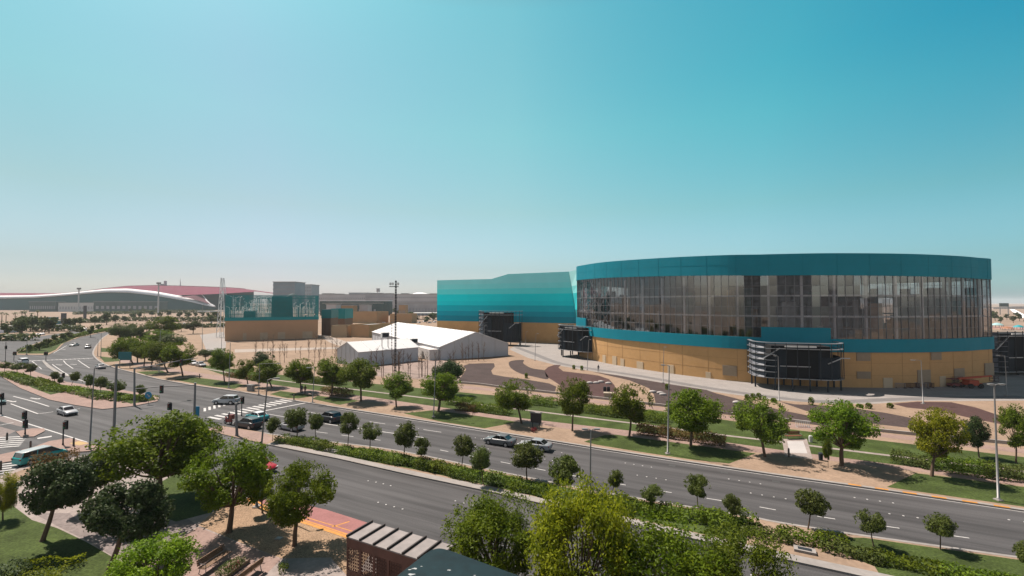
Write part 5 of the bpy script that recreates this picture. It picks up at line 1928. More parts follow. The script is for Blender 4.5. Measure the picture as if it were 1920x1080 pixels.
# floodlight mast
p = G(741, 697, 0)
hh = AT(741, 526, p.y).z
t = thing('floodlight_mast', 'tall dark lattice floodlight mast in front of the white marquees', 'mast', p)
mb = MB()
for a in range(4):
    x, y = 0.24 * math.cos(a * PI / 2 + 0.4), 0.24 * math.sin(a * PI / 2 + 0.4)
    mb.tube([(x, y, 0), (x * 0.8, y * 0.8, hh)], 0.045, 6)
n = 34
for i in range(n):
    for a in range(4):
        f0, f1 = 1 - 0.2 * i / n, 1 - 0.2 * (i + 1) / n
        a0, a1 = a * PI / 2 + 0.4, (a + 1) * PI / 2 + 0.4
        if i % 2:
            a0, a1 = a1, a0
        mb.bar((0.24 * f0 * math.cos(a0), 0.24 * f0 * math.sin(a0), hh * i / n), (0.24 * f1 * math.cos(a1), 0.24 * f1 * math.sin(a1), hh * (i + 1) / n), 0.045)
mb.build('frame', darksteel, t)
mb = MB()
for i in range(14):
    mb.box((-0.95, 0, hh * 0.16 + i * 0.75), (0.22, 0.2, 0.3))
mb.bar((-0.95, 0, hh * 0.14), (-0.95, 0, hh * 0.55), 0.08)
mb.bar((-0.95, 0, hh * 0.16), (0, 0, hh * 0.16), 0.1)
mb.build('cable_ladder', paleste, t)
MB().box((-0.5, 0, hh - 1.6), (2.2, 1.2, 0.16)).build('platform', darksteel, t)
for x in (-1.3, -0.7, 0.7):
    fl = MB().box((x, -0.5, hh - 0.9), (0.42, 0.3, 0.65)).build('floodlight', paleste, t)
    MB().box((x, -0.665, hh - 0.9), (0.32, 0.04, 0.5)).build('lens', lampglass, fl)
# two far floodlight masts on the left plain
for lab, px, yt, Y in (('pale floodlight mast on the left plain before the dark hall wall', 147, 541, 700), ('pale floodlight mast before the pink roof', 296.5, 531, 640)):
    b = AT(px, 580, Y)
    t = thing('floodlight_mast', lab, 'mast', (b.x, Y, -0.06), 0, 'far floodlight masts')
    hh = AT(px, yt, Y).z
    MB().tube([(0, 0, 0), (0, 0, hh)], [1.1, 0.7], 8).build('pole', M('far_pole', (0.4, 0.4, 0.4)), t)
    MB().box((0, 0, hh), (5.0, 2, 2.4)).box((0, 0, hh - 2.2), (3.0, 1.4, 0.6)).build('floodlight', greyste, t)


def signal(label, bx, by, ytop, heads=((0, 0, 0),), z=ZV, extra=None, rot=0.0, group='traffic lights'):
    p = G(bx, by, z)
    h = AT(bx, ytop, p.y).z - z
    t = thing('traffic_light', label, 'traffic light', p, rot, group)
    MB().tube([(0, 0, 0), (0, 0, 0.3), (0, 0, h)], [0.11, 0.075, 0.065], 8).build('pole', darksteel, t)
    for dx, dz, ry in heads:
        c = Vector((dx, -0.12, h - 0.45 + dz))
        hd = MB().box(c, (0.34, 0.26, 0.95)).box(c + Vector((0, 0.16, 0)), (0.52, 0.03, 1.15)).build('signal_head', black, t)
        for j, mm in enumerate((redlens, amberlens, greenlens)):
            cc = c + Vector((0, -0.14, 0.29 - j * 0.29))
            mb = MB().tube([cc, cc + Vector((0, -0.04, 0))], 0.10, 10)
            mb.build('lens', mm, hd)
            MB().box(cc + Vector((0, -0.08, 0.12)), (0.24, 0.16, 0.02)).build('visor', black, hd)
    return t


signal('traffic light on the small triangular corner island', 47, 814, 772, ((-0.1, 0, 0), (0.05, -1.2, 0)))
signal('traffic light on the near pavement corner right of the triangular island', 118, 834, 790, ((0.3, 0, 0),))
signal('traffic light at the left picture edge beside the cropped car', 2, 776, 738, ((0.1, 0, 0),), 0)
signal('traffic light behind the largest bright green tree, facing left', 321, 798, 756, ((-0.3, 0, 0),), 0)
signal('traffic light on the paved median nose beside the scooter', 453, 780, 745, ((0.1, 0, 0),), 0)
signal('traffic light at the left end of the far crossing', 10, 678, 641, ((0.1, -1.2, 0),))
signal('low traffic light left of the far crossing island', 26, 676, 660, ((0.0, 0, 0), (0.5, 0, 0)))
signal('traffic light on the median tip above the far crossing', 86, 676, 660, ((-0.3, 0, 0), (0.3, 0, 0)))
signal('traffic light hidden among island trees', 118, 716, 700, ((0.1, 0, 0),))


def gantry(label, bx, by, ytop, arm=None, head=None, z=0.0, tx=None):
    p = G(bx, by, z)
    q = AT(tx or bx, ytop, p.y)
    h = q.z - z
    t = thing('signal_mast', label, 'signal mast', p, 0, 'tall grey poles at the junction')
    MB().tube([(0, 0, 0), (0, 0, 0.4), (q.x - p.x, 0, h)], [0.22, 0.17, 0.13], 10).build('pole', greyste, t)
    MB().tube([(q.x - p.x, 0, h), (q.x - p.x, 0, h + 0.12)], 0.17, 10).build('cap', paleste, t)
    if arm:
        e = AT(arm[0], arm[1], p.y + arm[2]) - p
        s0 = Vector((q.x - p.x, 0, h - arm[3]))
        am = MB().tube([s0, s0.lerp(e, 0.5) + Vector((0, 0, 0.1)), e], [0.09, 0.075, 0.06], 8).build('arm', greyste, t)
        if head:
            c = s0.lerp(e, head)
            hd = MB().box(c + Vector((0, -0.1, -0.3)), (0.4, 0.3, 1.2)).build('signal_head', black, t)
            for j, mm in enumerate((redlens, amberlens, greenlens)):
                cc = c + Vector((0, -0.25, 0.05 - j * 0.33))
                MB().tube([cc, cc + Vector((0, -0.04, 0))], 0.12, 10).build('lens', mm, hd)
    return t


gantry('tall bare grey pole left of the junction island tip', 213, 822, 684, None, None, 0.0, 218.5)
gantry('grey mast on the island tip with a long arm reaching over the road', 252, 760, 691, (371, 671, 10, 0.1), 0.72, ZV)
gantry('thick grey mast with an arm reaching left and hanging a signal', 364, 792, 719, (254, 729, 1.0, 0.25), 0.55, 0.0, 366)
gantry('short grey mast on the paved median nose beside the dark car', 444, 817, 757, None, None, ZV, 442.5)

# signs
p = G(278, 757, ZV)
t = thing('direction_sign', 'round blue arrow sign on the island tip', 'road sign', p)
MB().tube([(0, 0, 0), (0, 0, 1.3)], 0.04, 6).build('post', greyste, t)
pn = MB().tube([(0, 0, 1.5), (0, -0.05, 1.5)], 0.62, 20).build('panel', bluesign, t)
MB().add([(-0.28, -0.06, 1.62), (-0.1, -0.06, 1.72), (0.16, -0.06, 1.42), (0.3, -0.06, 1.52), (0.26, -0.06, 1.18), (-0.06, -0.06, 1.22), (0.06, -0.06, 1.34)], [(0, 1, 2, 6), (3, 4, 5)]).build('arrow', white_paint, pn)
p = G(367, 789, 0)
t = thing('direction_sign', 'small blue board fixed beside the thick grey mast', 'road sign', (p.x + 0.3, p.y - 0.35, 0))
MB().tube([(0, 0, 0), (0, 0, 0.9)], 0.04, 6).build('post', greyste, t)
MB().box((0, 0, 1.5), (0.9, 0.08, 1.5)).build('panel', bluesign, t)
p = G(234, 690, ZV)
t = thing('direction_sign', 'large teal road sign board in front of the slanting trees', 'road sign', p)
for x in (-1.4, 1.4):
    MB().tube([(x, 0, 0), (x, 0, 2.0)], 0.09, 6).build('post', greyste, t)
hz = AT(234, 673, p.y).z - ZV
MB().box((0, 0, hz + 0.9), (3.6, 0.1, 2.0)).box((0, 0.08, hz - 0.2), (3.0, 0.06, 0.3)).build('panel', M('sign_teal', (0.005, 0.115, 0.125), 0.5), t)
for x in (-1.4, 1.4):
    MB().tube([(x, 0.1, 1.9), (x, 0.1, hz + 1.8)], 0.08, 6).build('post', greyste, t)
p = G(316, 797, 0)
t = thing('direction_sign', 'small dark round sign low behind the largest bright green tree', 'road sign', p)
MB().tube([(0, 0, 0), (0, 0, 0.8)], 0.04, 6).build('post', greyste, t)
MB().tube([(0, 0, 1.1), (0, -0.05, 1.1)], 0.42, 16).build('panel', M('sign_back', (0.12, 0.12, 0.12), 0.6), t)
p = G(1005, 801, ZV)
t = thing('notice_board', 'dark board on two legs under the tree with a slanting trunk', 'board', p, -0.3)
for x in (-0.5, 0.5):
    MB().box((x, 0, 0.5), (0.1, 0.1, 1.0)).build('leg', darksteel, t)
MB().box((0, 0, 1.35), (1.55, 0.35, 1.35)).build('panel', M('board_dark', (0.035, 0.03, 0.028), 0.6), t)
MB().box((0, 0, 2.08), (1.75, 0.6, 0.1)).build('roof', concrete, t)
o = hedge('red-flowered small bush below the dark board on legs', [(999, 809), (1003, 810)], 0.5, M('red_flower', (0.2, 0.02, 0.02), 0.7), 0.6, 'flowers', 'flower_bush', leaf=0.07, dens=90, cat='shrub')
# utility boxes, drain box, posts
p = G(470, 733, ZV)
t = thing('utility_box', 'pale grey utility box on the verge beside the leaning tree', 'utility box', p, -0.3)
MB().box((0, 0, 0.6), (1.4, 0.6, 1.2)).build('cabinet', concrete, t)
MB().box((0, -0.31, 0.6), (0.6, 0.03, 1.0)).build('door', paleste, t)
MB().box((0, 0, 1.23), (1.55, 0.75, 0.08)).build('lid', paleste, t)
p = G(1509, 1034, ZV)
t = thing('drain_box', 'rectangular concrete drain box with dark grille on the median gravel', 'drain box', p, ROADANG)
MB().box((0, 0.0, 0.09), (1.35, 0.7, 0.18)).build('frame', concrete, t)
MB().box((0, 0, 0.19), (0.85, 0.36, 0.03)).build('grille', darksteel, t)
p = G(622, 846, ZV)
t = thing('drain_box', 'flat pale cover slab in the sandy gap of the median near the crossing', 'drain box', p, ROADANG)
MB().box((0, 0, 0.07), (1.8, 0.9, 0.14)).build('frame', concrete, t)
MB().box((0, 0, 0.15), (1.2, 0.5, 0.03)).build('lid', paleste, t)
p = G(523, 1010, ZV)
t = thing('access_cover', 'small square pale cover slab on the gravel left of the bare trunk', 'cover', p, -0.2)
MB().box((0, 0, 0.03), (0.5, 0.42, 0.06)).build('slab', concrete, t)
MB().box((0, 0, 0.065), (0.36, 0.28, 0.02)).build('lid', paleste, t)
bol = [(13, 826), (57, 842), (38, 860), (138, 836), (185, 843), (1, 882), (374, 709), (551, 750), (484, 935), (1479, 857)]
blab = ['bollard beside the zebra stripes at the left edge', 'bollard on the pavement edge above the teal van', 'bollard at the rear corner of the teal van', 'bollard by the yellow tactile patch', 'thin bollard at the corner beside the bent lamp post',
        'bollard at the left edge below the van lane', 'short dark post on the verge lawn at the bend', 'short post at the kerb end of the zebra crossing', 'short post by the bus bay kerb', 'short post at the pale paved square']
for (x, y), lab in zip(bol, blab):
    p = G(x, y, ZV)
    t = thing('bollard', lab, 'bollard', p, 0, 'short posts')
    MB().tube([(0, 0, 0), (0, 0, 0.95)], [0.11, 0.10], 10).build('post', M('bollard_brown', (0.10, 0.075, 0.06), 0.7), t)
    MB().tube([(0, 0, 0.95), (0, 0, 1.03)], [0.10, 0.05], 10).build('cap', greyste, t)
# twin dark pylon signs on the left plain
for lab, px, yb, yt in (('dark upright pylon before the sand on the left plain, shorter one', 119, 609, 587), ('dark upright pylon before the sand on the left plain, slimmer taller one', 159, 598, 573)):
    p = G(px, yb, -0.06)
    t = thing('pylon_sign', lab, 'pylon', p)
    h = AT(px, yt, p.y).z
    MB().box((0, 0, h / 2), ((7.5 if px < 130 else 4.0) / 870 * p.y, 1.5, h)).build('panel', M('pylon_dark', (0.05, 0.05, 0.055), 0.6), t)
    MB().box((0, 0, 0.3), (8 / 870 * p.y, 2.2, 0.6)).build('base', concrete, t)
for lab, px, yb, yt, wpx, m in (('small teal kiosk among the trees on the left plain, taller', 92, 606, 595, 10, M('kiosk_teal', (0.03, 0.12, 0.11), 0.6)), ('small teal kiosk among the trees on the left plain, lower', 104, 609, 602, 14, M('kiosk_teal2', (0.02, 0.14, 0.16), 0.6)),
                                ('low white shed among the trees on the left plain', 111, 615, 609, 22, farwhite), ('white building corner at the left edge of the plain', 4, 624, 612, 22, farwhite)):
    p = G(px, yb, -0.06)
    t = thing('shed', lab, 'shed', p)
    h = AT(px, yt, p.y).z
    W = wpx / 870 * p.y
    MB().box((0, 3, h / 2), (W, 6, h)).build('wall', m, t)
    MB().box((0, 3, h + 0.15), (W + 0.8, 6.8, 0.3)).build('roof', roofmat, t)

# ------------------------------------------------------------------ VEHICLES


def rrect(x, w, z0, z1, r, n=4):
    out = []
    for cx, cz, a0 in ((w - r, z1 - r, 0), (-w + r, z1 - r, PI / 2), (-w + r, z0 + r, PI), (w - r, z0 + r, 1.5 * PI)):
        for i in range(n):
            a = a0 + (PI / 2) * i / (n - 1)
            out.append(Vector((x, cx + r * math.cos(a), cz + r * math.sin(a))))
    return out


def carpaint(name, col):
    return M(name, col, 0.28, 0.03, 1.0, spec=0.6, coord='obj')


CARS = {
    'sedan': (4.6, 0.89, [(-2.3, .72, .45, .78), (-2.2, .84, .28, .92), (-1.3, .89, .22, .96), (0.3, .89, .22, .93), (1.0, .89, .22, .90), (1.9, .86, .25, .80), (2.22, .78, .3, .66), (2.3, .66, .4, .56)],
              [(-1.75, .70, .94), (-1.0, .64, 1.36), (0.15, .64, 1.40), (0.95, .72, .92)], 1.38, (-1.38, 1.38), 0.32),
    'suv': (4.7, 0.94, [(-2.32, .80, .5, 1.0), (-2.25, .90, .34, 1.08), (-1.3, .94, .3, 1.12), (0.5, .94, .3, 1.08), (1.2, .93, .3, 1.06), (2.0, .90, .33, .98), (2.28, .82, .38, .82), (2.36, .7, .48, .7)],
            [(-2.1, .76, 1.1), (-1.75, .70, 1.62), (0.2, .70, 1.68), (1.1, .78, 1.06)], 1.66, (-1.42, 1.42), 0.37),
    'van': (4.9, 0.94, [(-2.42, .86, .4, 1.02), (-2.38, .92, .3, 1.08), (-1.3, .94, .25, 1.1), (0.9, .94, .25, 1.05), (1.6, .92, .27, .98), (2.2, .86, .3, .82), (2.42, .74, .4, .65)],
            [(-2.34, .82, 1.08), (-2.1, .76, 1.66), (0.6, .76, 1.72), (1.75, .80, 1.0)], 1.7, (-1.45, 1.5), 0.34),
}


def car(kind, label, cx, cy, hx, hy, col, roofcol=None, z=0.0, group=None, name='car', scale=0.9, lower=None):
    """(cx,cy) ground pixel of the centre, (hx,hy) a pixel ahead of it"""
    c, hd = G(cx, cy, z), G(hx, hy, z)
    ang = math.atan2(hd.y - c.y, hd.x - c.x)
    L, W, body, cab, zr, axles, wr = CARS[kind]
    t = thing(name, label, 'van' if kind == 'van' else 'car', c, ang, group)
    t.scale = (scale, scale, scale)
    pm_ = carpaint('paint_%.2f_%.2f_%.2f' % col, col)
    rm = carpaint('paint_%.2f_%.2f_%.2f' % roofcol, roofcol) if roofcol else pm_
    MB().loft([rrect(x, w, z0, z1, 0.12) for x, w, z0, z1 in body]).build('body', pm_, t)
    if lower:
        mb = MB()
        for sy in (-1, 1):
            mb.box((0.2, sy * (W - 0.005), 0.5), (L * 0.62, 0.03, 0.42))
        mb.box((0.85, 0, 0.0), (0.01, 0.01, 0.01))
        MB().box((0.2, W - 0.005, 0.55), (L * 0.66, 0.03, 0.4)).build('side_stripe', carpaint('paint_stripe', lower), t)
        MB().box((0.2, -W + 0.005, 0.55), (L * 0.66, 0.03, 0.4)).build('side_stripe', carpaint('paint_stripe', lower), t)
    # greenhouse in dark glass, roof and pillars in paint
    rings = []
    (xa, wa, za), (xb, wb, zb), (xc, wc, zc), (xd, wd_, zd) = cab
    lowz = min(za, zd) - 0.05
    vs = [(xa, wa, lowz), (xa, -wa, lowz), (xd, -wd_, lowz), (xd, wd_, lowz), (xb, wb, zb), (xb, -wb, zb), (xc, -wc, zc), (xc, wc, zc)]
    MB().add(vs, [(0, 1, 5, 4), (1, 2, 6, 5), (2, 3, 7, 6), (3, 0, 4, 7), (4, 5, 6, 7)]).build('window', carglass, t)
    mb = MB()
    mb.loft([rrect(x, w, z0, z1, 0.04) for x, w, z0, z1 in ((xb - 0.12, wb * 0.9, zb - 0.05, zb + 0.0), (xb, wb + 0.015, zb - 0.05, zb + 0.04), ((xb + xc) / 2, wb + 0.02, zb - 0.03, zr + 0.06), (xc, wc + 0.015, zc - 0.05, zc + 0.04), (xc + 0.1, wc * 0.9, zc - 0.08, zc - 0.01))])
    mb.build('roof', rm, t)
    mb = MB()
    for sy in (-1, 1):
        mb.bar((xa, sy * wa, za - 0.05), (xb, sy * (wb + 0.005), zb), 0.10, 0.05)
        mb.bar((xd, sy * wd_, zd - 0.05), (xc, sy * (wc + 0.005), zc), 0.08, 0.05)
        mb.bar(((xb + xc) / 2 - 0.1, sy * (wa + 0.06), za), ((xb + xc) / 2, sy * (wb + 0.008), (zb + zc) / 2), 0.09, 0.05)
    mb.build('pillar', rm if kind != 'van' else pm_, t)
    for ax in axles:
        for sy in (-1, 1):
            y = sy * (W - 0.09)
            wh = MB().tube([(ax, y - 0.1, wr), (ax, y + 0.1, wr)], wr, 16).build('wheel', rubber, t)
            MB().tube([(ax, y + sy * 0.09, wr), (ax, y + sy * 0.115, wr)], wr * 0.62, 12).build('rim', rimmat, wh)
            mb = MB().tube([(ax, sy * (W - 0.24), wr), (ax, sy * (W + 0.003), wr)], wr * 1.17, 16)
            mb.build('wheel_arch', black, t)
    xf, xr = body[-2][0], body[1][0]
    for sy in (-1, 1):
        MB().box((xf - 0.02, sy * (body[-2][1] - 0.14), body[-2][3] - 0.06), (0.18, 0.3, 0.12)).build('headlight', lampglass, t)
        MB().box((xr - 0.02, sy * (body[1][1] - 0.14), body[1][3] - 0.16), (0.14, 0.22, 0.2)).build('taillight', redlens, t)
        MB().box((xd - 0.15, sy * (W + 0.08), zd + 0.05), (0.14, 0.18, 0.13)).build('mirror', pm_, t)
    MB().box((xf + 0.03, 0, 0.42), (0.14, 1.0, 0.16)).build('grille', black, t)
    return t


SILV, WHT, DARK = (0.30, 0.30, 0.31), (0.52, 0.52, 0.52), (0.022, 0.024, 0.028)
TEALC, REDC = (0.004, 0.28, 0.27), (0.30, 0.012, 0.02)
car('van', 'teal taxi van with a silver front and white roof on the slip lane at left', 77, 864, 108, 856, TEALC, (0.30, 0.32, 0.32))
car('sedan', 'silver sedan turning through the junction left of the bent lamp post', 126, 777, 150, 784, SILV)
car('suv', 'silver car with roof load crossing beyond the zebra stripes', 424, 757, 404, 757, (0.33, 0.34, 0.35))
car('suv', 'dark SUV waiting at the zebra crossing behind the scooter', 465, 802, 440, 798, DARK, (0.06, 0.08, 0.08))
car('sedan', 'silver and teal taxi with white roof waiting beside the dark SUV', 482, 787, 458, 782, (0.02, 0.20, 0.22), WHT)
car('sedan', 'silver sedan half hidden behind the median tip trees', 545, 805, 520, 800, SILV)
car('suv', 'black SUV driving behind the third median tree', 617, 790, 590, 785, DARK)
car('sedan', 'grey sedan moving left on the main road, the front one of the close pair', 937, 833, 912, 829, (0.12, 0.125, 0.13))
car('sedan', 'silver sedan close behind the grey sedan on the main road', 1003, 842, 975, 838, (0.24, 0.25, 0.26))
car('sedan', 'red car on the near carriageway half hidden by gravel trees', 486, 882, 512, 888, REDC)
car('sedan', 'pale sedan coming down the far road arm', 139, 649, 124, 651, (0.42, 0.42, 0.40))
car('suv', 'dark grey SUV on the far road arm right of the pale sedan', 165, 653, 158, 657, (0.07, 0.07, 0.07))
car('sedan', 'silver sedan at the kerb of the road bend', 188, 691, 170, 686, (0.28, 0.28, 0.29))
car('van', 'white minibus at the far crossing behind the island trees', 43, 681, 30, 678, WHT)
car('sedan', 'dark teal car cropped by the left picture edge', -8, 758, 20, 764, (0.01, 0.06, 0.065))
car('sedan', 'silver car parked behind the slanting clump of trees', 362, 684, 376, 687, WHT, None, ZV)
car('sedan', 'white car parked right of the silver one behind the slanting clump', 376, 687, 390, 690, SILV, None, ZV)
prk = [(14, 637, WHT), (36, 635, (0.2, 0.15, 0.1)), (62, 630, SILV), (72, 629, DARK), (80, 628, WHT), (134, 621, WHT), (142, 620, SILV), (150, 619, WHT), (160, 618, (0.3, 0.28, 0.26)), (326, 611, WHT), (332, 610, SILV), (338, 609, WHT), (345, 608, WHT),
       (430, 603, DARK), (412, 605, WHT), (396, 606, SILV)]
protoc = {}
for i, (x, y, col) in enumerate(prk):
    lab = '%s parked car from the left in the distant lots at the road bend' % ORD[i]
    p = G(x, y, -0.05)
    if col not in protoc:
        protoc[col] = car('sedan', lab, x, y, x + 5, y - 1.2, col, None, -0.05, 'cars parked on the left plain')
    else:
        o = dup(protoc[col], lab)
        o.location = p
# distant parked cars among the carports
for i, (x, y) in enumerate(((778, 604), (786, 606), (796, 604), (806, 606), (815, 605), (783, 600), (800, 600), (812, 600), (752, 606), (720, 606), (705, 605))):
    o = dup(protoc[[WHT, SILV, DARK][i % 3]], '%s parked car from the left between marquee roof and carports' % ORD[i])
    o['group'] = 'cars parked by the carports'
    o.location = G(x, y, -0.05)
    o.rotation_euler = (0, 0, 1.2)


# people
def person(label, px, py, z, cols, pose='stand', face=0.0, h=1.72, at=None, name='person'):
    t_loc = at or G(px, py, z)
    J = [(0, 0, .95), (0, .0, 1.15), (0, .01, 1.40), (0, .0, 1.50), (0, -.02, 1.62)]
    if pose == 'stand':
        legs = [[(.09, 0, .92), (.10, -.02, .50), (.11, .03, .08), (.11, -.12, .03)], [(-.09, 0, .92), (-.10, .03, .50), (-.12, .08, .08), (-.12, -.07, .03)]]
        arms = [[(.19, 0, 1.40), (.25, .02, 1.12), (.24, -.08, .88), (.23, -.10, .80)], [(-.19, 0, 1.40), (-.25, .02, 1.12), (-.25, -.06, .88), (-.24, -.08, .80)]]
    else:
        legs = [[(.12, 0, .86), (.20, -.38, .80), (.19, -.30, .38), (.19, -.42, .33)], [(-.12, 0, .86), (-.20, -.38, .80), (-.19, -.30, .38), (-.19, -.42, .33)]]
        arms = [[(.19, -.02, 1.38), (.28, -.22, 1.18), (.27, -.48, 1.10), (.26, -.56, 1.09)], [(-.19, -.02, 1.38), (-.28, -.22, 1.18), (-.27, -.48, 1.10), (-.26, -.56, 1.09)]]
    vs, es, rs = [], [], []

    def chain(pts, radii, start=None):
        prev = start
        for p_, r_ in zip(pts, radii):
            vs.append(p_)
            rs.append(r_)
            if prev is not None:
                es.append((prev, len(vs) - 1))
            prev = len(vs) - 1
    chain(J, (.14, .13, .15, .06, .10))
    for l in legs:
        chain(l, (.095, .065, .045, .04), 0)
    for a in arms:
        chain(a, (.06, .045, .035, .03), 2)
    me = bpy.data.meshes.new('body')
    me.from_pydata([(x, y, z_) for x, y, z_ in vs], es, [])
    me.materials.append(cols[0])
    root = thing(name, label, 'person', t_loc, face)
    root.scale = (h / 1.72,) * 3
    o = bpy.data.objects.new('body', me)
    COL.objects.link(o)
    o.parent = root
    md = o.modifiers.new('skin', 'SKIN')
    for i, r_ in enumerate(rs):
        me.skin_vertices[0].data[i].radius = (r_, r_ * 0.85)
    me.skin_vertices[0].data[0].use_root = True
    o.modifiers.new('sub', 'SUBSURF').levels = 1
    o.modifiers['sub'].render_levels = 2
    mb = MB()
    rings = []
    for i in range(6):
        a = PI / 2 * i / 5
        rings.append([(0.115 * math.cos(a) * math.cos(k * PI / 5), -.01 + 0.12 * math.cos(a) * math.sin(k * PI / 5), 1.63 + 0.13 * math.sin(a)) for k in range(10)])
    mb.loft(rings)
    mb.build('hair', cols[1], root)
    return root


darkcloth = M('dark_cloth', (0.03, 0.03, 0.04), 0.9, 0.2, 0.3, coord='obj')
redcloth = M('red_cloth', (0.10, 0.04, 0.04), 0.9, 0.2, 0.3, coord='obj')
person('person in dark clothes standing under the tree by the zebra crossing', 566, 738, ZV, (darkcloth, black))
person('person in dark red clothes beside the one in dark clothes', 572, 739, ZV, (redcloth, black), face=0.8)
person('person in dark clothes standing on the concrete road by the arena', 1122, 697, ZV, (darkcloth, black), h=1.8)

# scooter with rider
sp_ = G(428, 795, 0)
sh = G(415, 793, 0)
sa = math.atan2(sh.y - sp_.y, sh.x - sp_.x)
t = thing('motor_scooter', 'delivery scooter with a large red box waiting at the zebra crossing', 'scooter', sp_, sa)
for x in (-0.55, 0.65):
    wh = MB().tube([(x, -0.06, 0.27), (x, 0.06, 0.27)], 0.27, 14).build('wheel', rubber, t)
    MB().tube([(x, -0.065, 0.27), (x, 0.065, 0.27)], 0.15, 10).build('rim', rimmat, wh)
mb = MB()
mb.loft([rrect(x, w_, z0, z1, 0.05) for x, w_, z0, z1 in ((-0.85, .10, .45, .62), (-0.5, .17, .35, .75), (-0.1, .17, .3, .76), (0.05, .15, .25, .4), (0.35, .15, .25, .4), (0.45, .17, .3, .95), (0.6, .10, .5, 1.0))])
mb.build('body', carpaint('scooter_red', (0.20, 0.02, 0.015)), t)
MB().box((-0.25, 0, 0.79), (0.7, 0.28, 0.08)).build('seat', black, t)
MB().tube([(0.5, -0.33, 1.02), (0.45, 0, 1.06), (0.5, 0.33, 1.02)], 0.02, 6).build('handlebar', black, t)
bx_ = MB().box((-0.75, 0, 1.12), (0.55, 0.55, 0.6)).build('cargo_box', M('box_red', (0.23, 0.06, 0.04), 0.6), t)
MB().box((-0.75, 0, 1.44), (0.58, 0.58, 0.05)).build('lid', M('box_lid', (0.12, 0.03, 0.03), 0.6), bx_)
person('rider in black with helmet sitting on the delivery scooter', 0, 0, 0, (darkcloth, M('helmet', (0.03, 0.03, 0.03), 0.3)), 'sit', sa + PI / 2, at=sp_ + Vector((-0.15 * math.cos(sa), -0.15 * math.sin(sa), 0.0)))

# red boom lift and barrier stack before the arena
bl = G(1822, 727, ZV)
oran = M('machine_red', (0.33, 0.05, 0.02), 0.5, 0.1, 1.0, coord='obj')
t = thing('boom_lift', 'red folded boom lift parked before the tan wall at the arena right end', 'boom lift', bl, -0.05)
MB().box((0, 0, 0.85), (2.6, 1.9, 0.5)).box((-0.2, 0, 1.35), (1.9, 1.7, 0.6)).build('chassis', oran, t)
for x in (-1.0, 1.0):
    for y in (-0.95, 0.95):
        MB().tube([(x, y - 0.18, 0.5), (x, y + 0.18, 0.5)], 0.5, 14).build('wheel', rubber, t)
mb = MB()
mb.bar((-2.6, 0, 1.9), (1.8, 0, 2.3), 0.35, 0.4)
mb.bar((1.8, 0, 2.3), (4.0, 0, 2.5), 0.26, 0.3)
mb.build('arm', oran, t)
mb = MB()
for z in (1.4, 2.0, 2.5):
    for a, b in (((4.1, -0.5), (5.0, -0.5)), ((4.1, 0.5), (5.0, 0.5)), ((4.1, -0.5), (4.1, 0.5)), ((5.0, -0.5), (5.0, 0.5))):
        mb.bar((a[0], a[1], z), (b[0], b[1], z), 0.07)
for x in (4.1, 5.0):
    for y in (-0.5, 0.5):
        mb.bar((x, y, 1.4), (x, y, 2.5), 0.07)
mb.box((4.55, 0, 1.38), (0.9, 1.0, 0.05))
mb.build('basket', M('basket_dark', (0.06, 0.03, 0.03), 0.6), t)
t2 = thing('scissor_lift', 'low dark red scissor lift left of the red boom lift', 'scissor lift', G(1790, 726, ZV), 0.1)
MB().box((0, 0, 0.6), (2.4, 1.2, 0.5)).build('chassis', M('machine_dark', (0.14, 0.03, 0.03), 0.6), t2)
for x in (-0.8, 0.8):
    for y in (-0.55, 0.55):
        MB().tube([(x, y - 0.1, 0.3), (x, y + 0.1, 0.3)], 0.3, 12).build('wheel', rubber, t2)
mb = MB()
for z in (1.0, 1.35):
    mb.bar((-1.0, -0.3, z), (1.0, -0.3, z + 0.35), 0.09)
    mb.bar((1.0, -0.3, z), (-1.0, -0.3, z + 0.35), 0.09)
mb.build('scissor_arm', darksteel, t2)
MB().box((0, 0, 1.8), (2.5, 1.2, 0.08)).box((0, -0.58, 2.3), (2.5, 0.05, 0.06)).box((-1.2, -0.58, 2.05), (0.06, 0.05, 0.5)).box((1.2, -0.58, 2.05), (0.06, 0.05, 0.5)).build('platform', M('machine_dark', (0.14, 0.03, 0.03)), t2)
for i in range(9):
    p = G(1688 + i * 7.2, 728 - (i % 2) * 1.5, ZV)
    t = thing('barrier', '%s crowd barrier from the left in the dark stack before the tan wall' % ORD[i], 'barrier', p, 0.25 * (i % 3 - 1), 'dark barriers stacked before the tan wall')
    m_ = M('barrier_dark', (0.05, 0.02, 0.022), 0.6)
    mb = MB()
    mb.bar((-0.9, 0, 1.05), (0.9, 0, 1.05), 0.07)
    mb.bar((-0.9, 0, 0.2), (0.9, 0, 0.2), 0.07)
    for k in range(9):
        mb.bar((-0.9 + k * 0.225, 0, 0.2), (-0.9 + k * 0.225, 0, 1.05), 0.05)
    mb.build('frame', m_ if i % 3 else M('barrier_grey', (0.2, 0.19, 0.19), 0.6), t)
    for x in (-0.7, 0.7):
        MB().bar((x, -0.3, 0.05), (x, 0.3, 0.05), 0.08).bar((x, 0, 0.05), (x, 0, 0.25), 0.08).build('foot', m_, t)
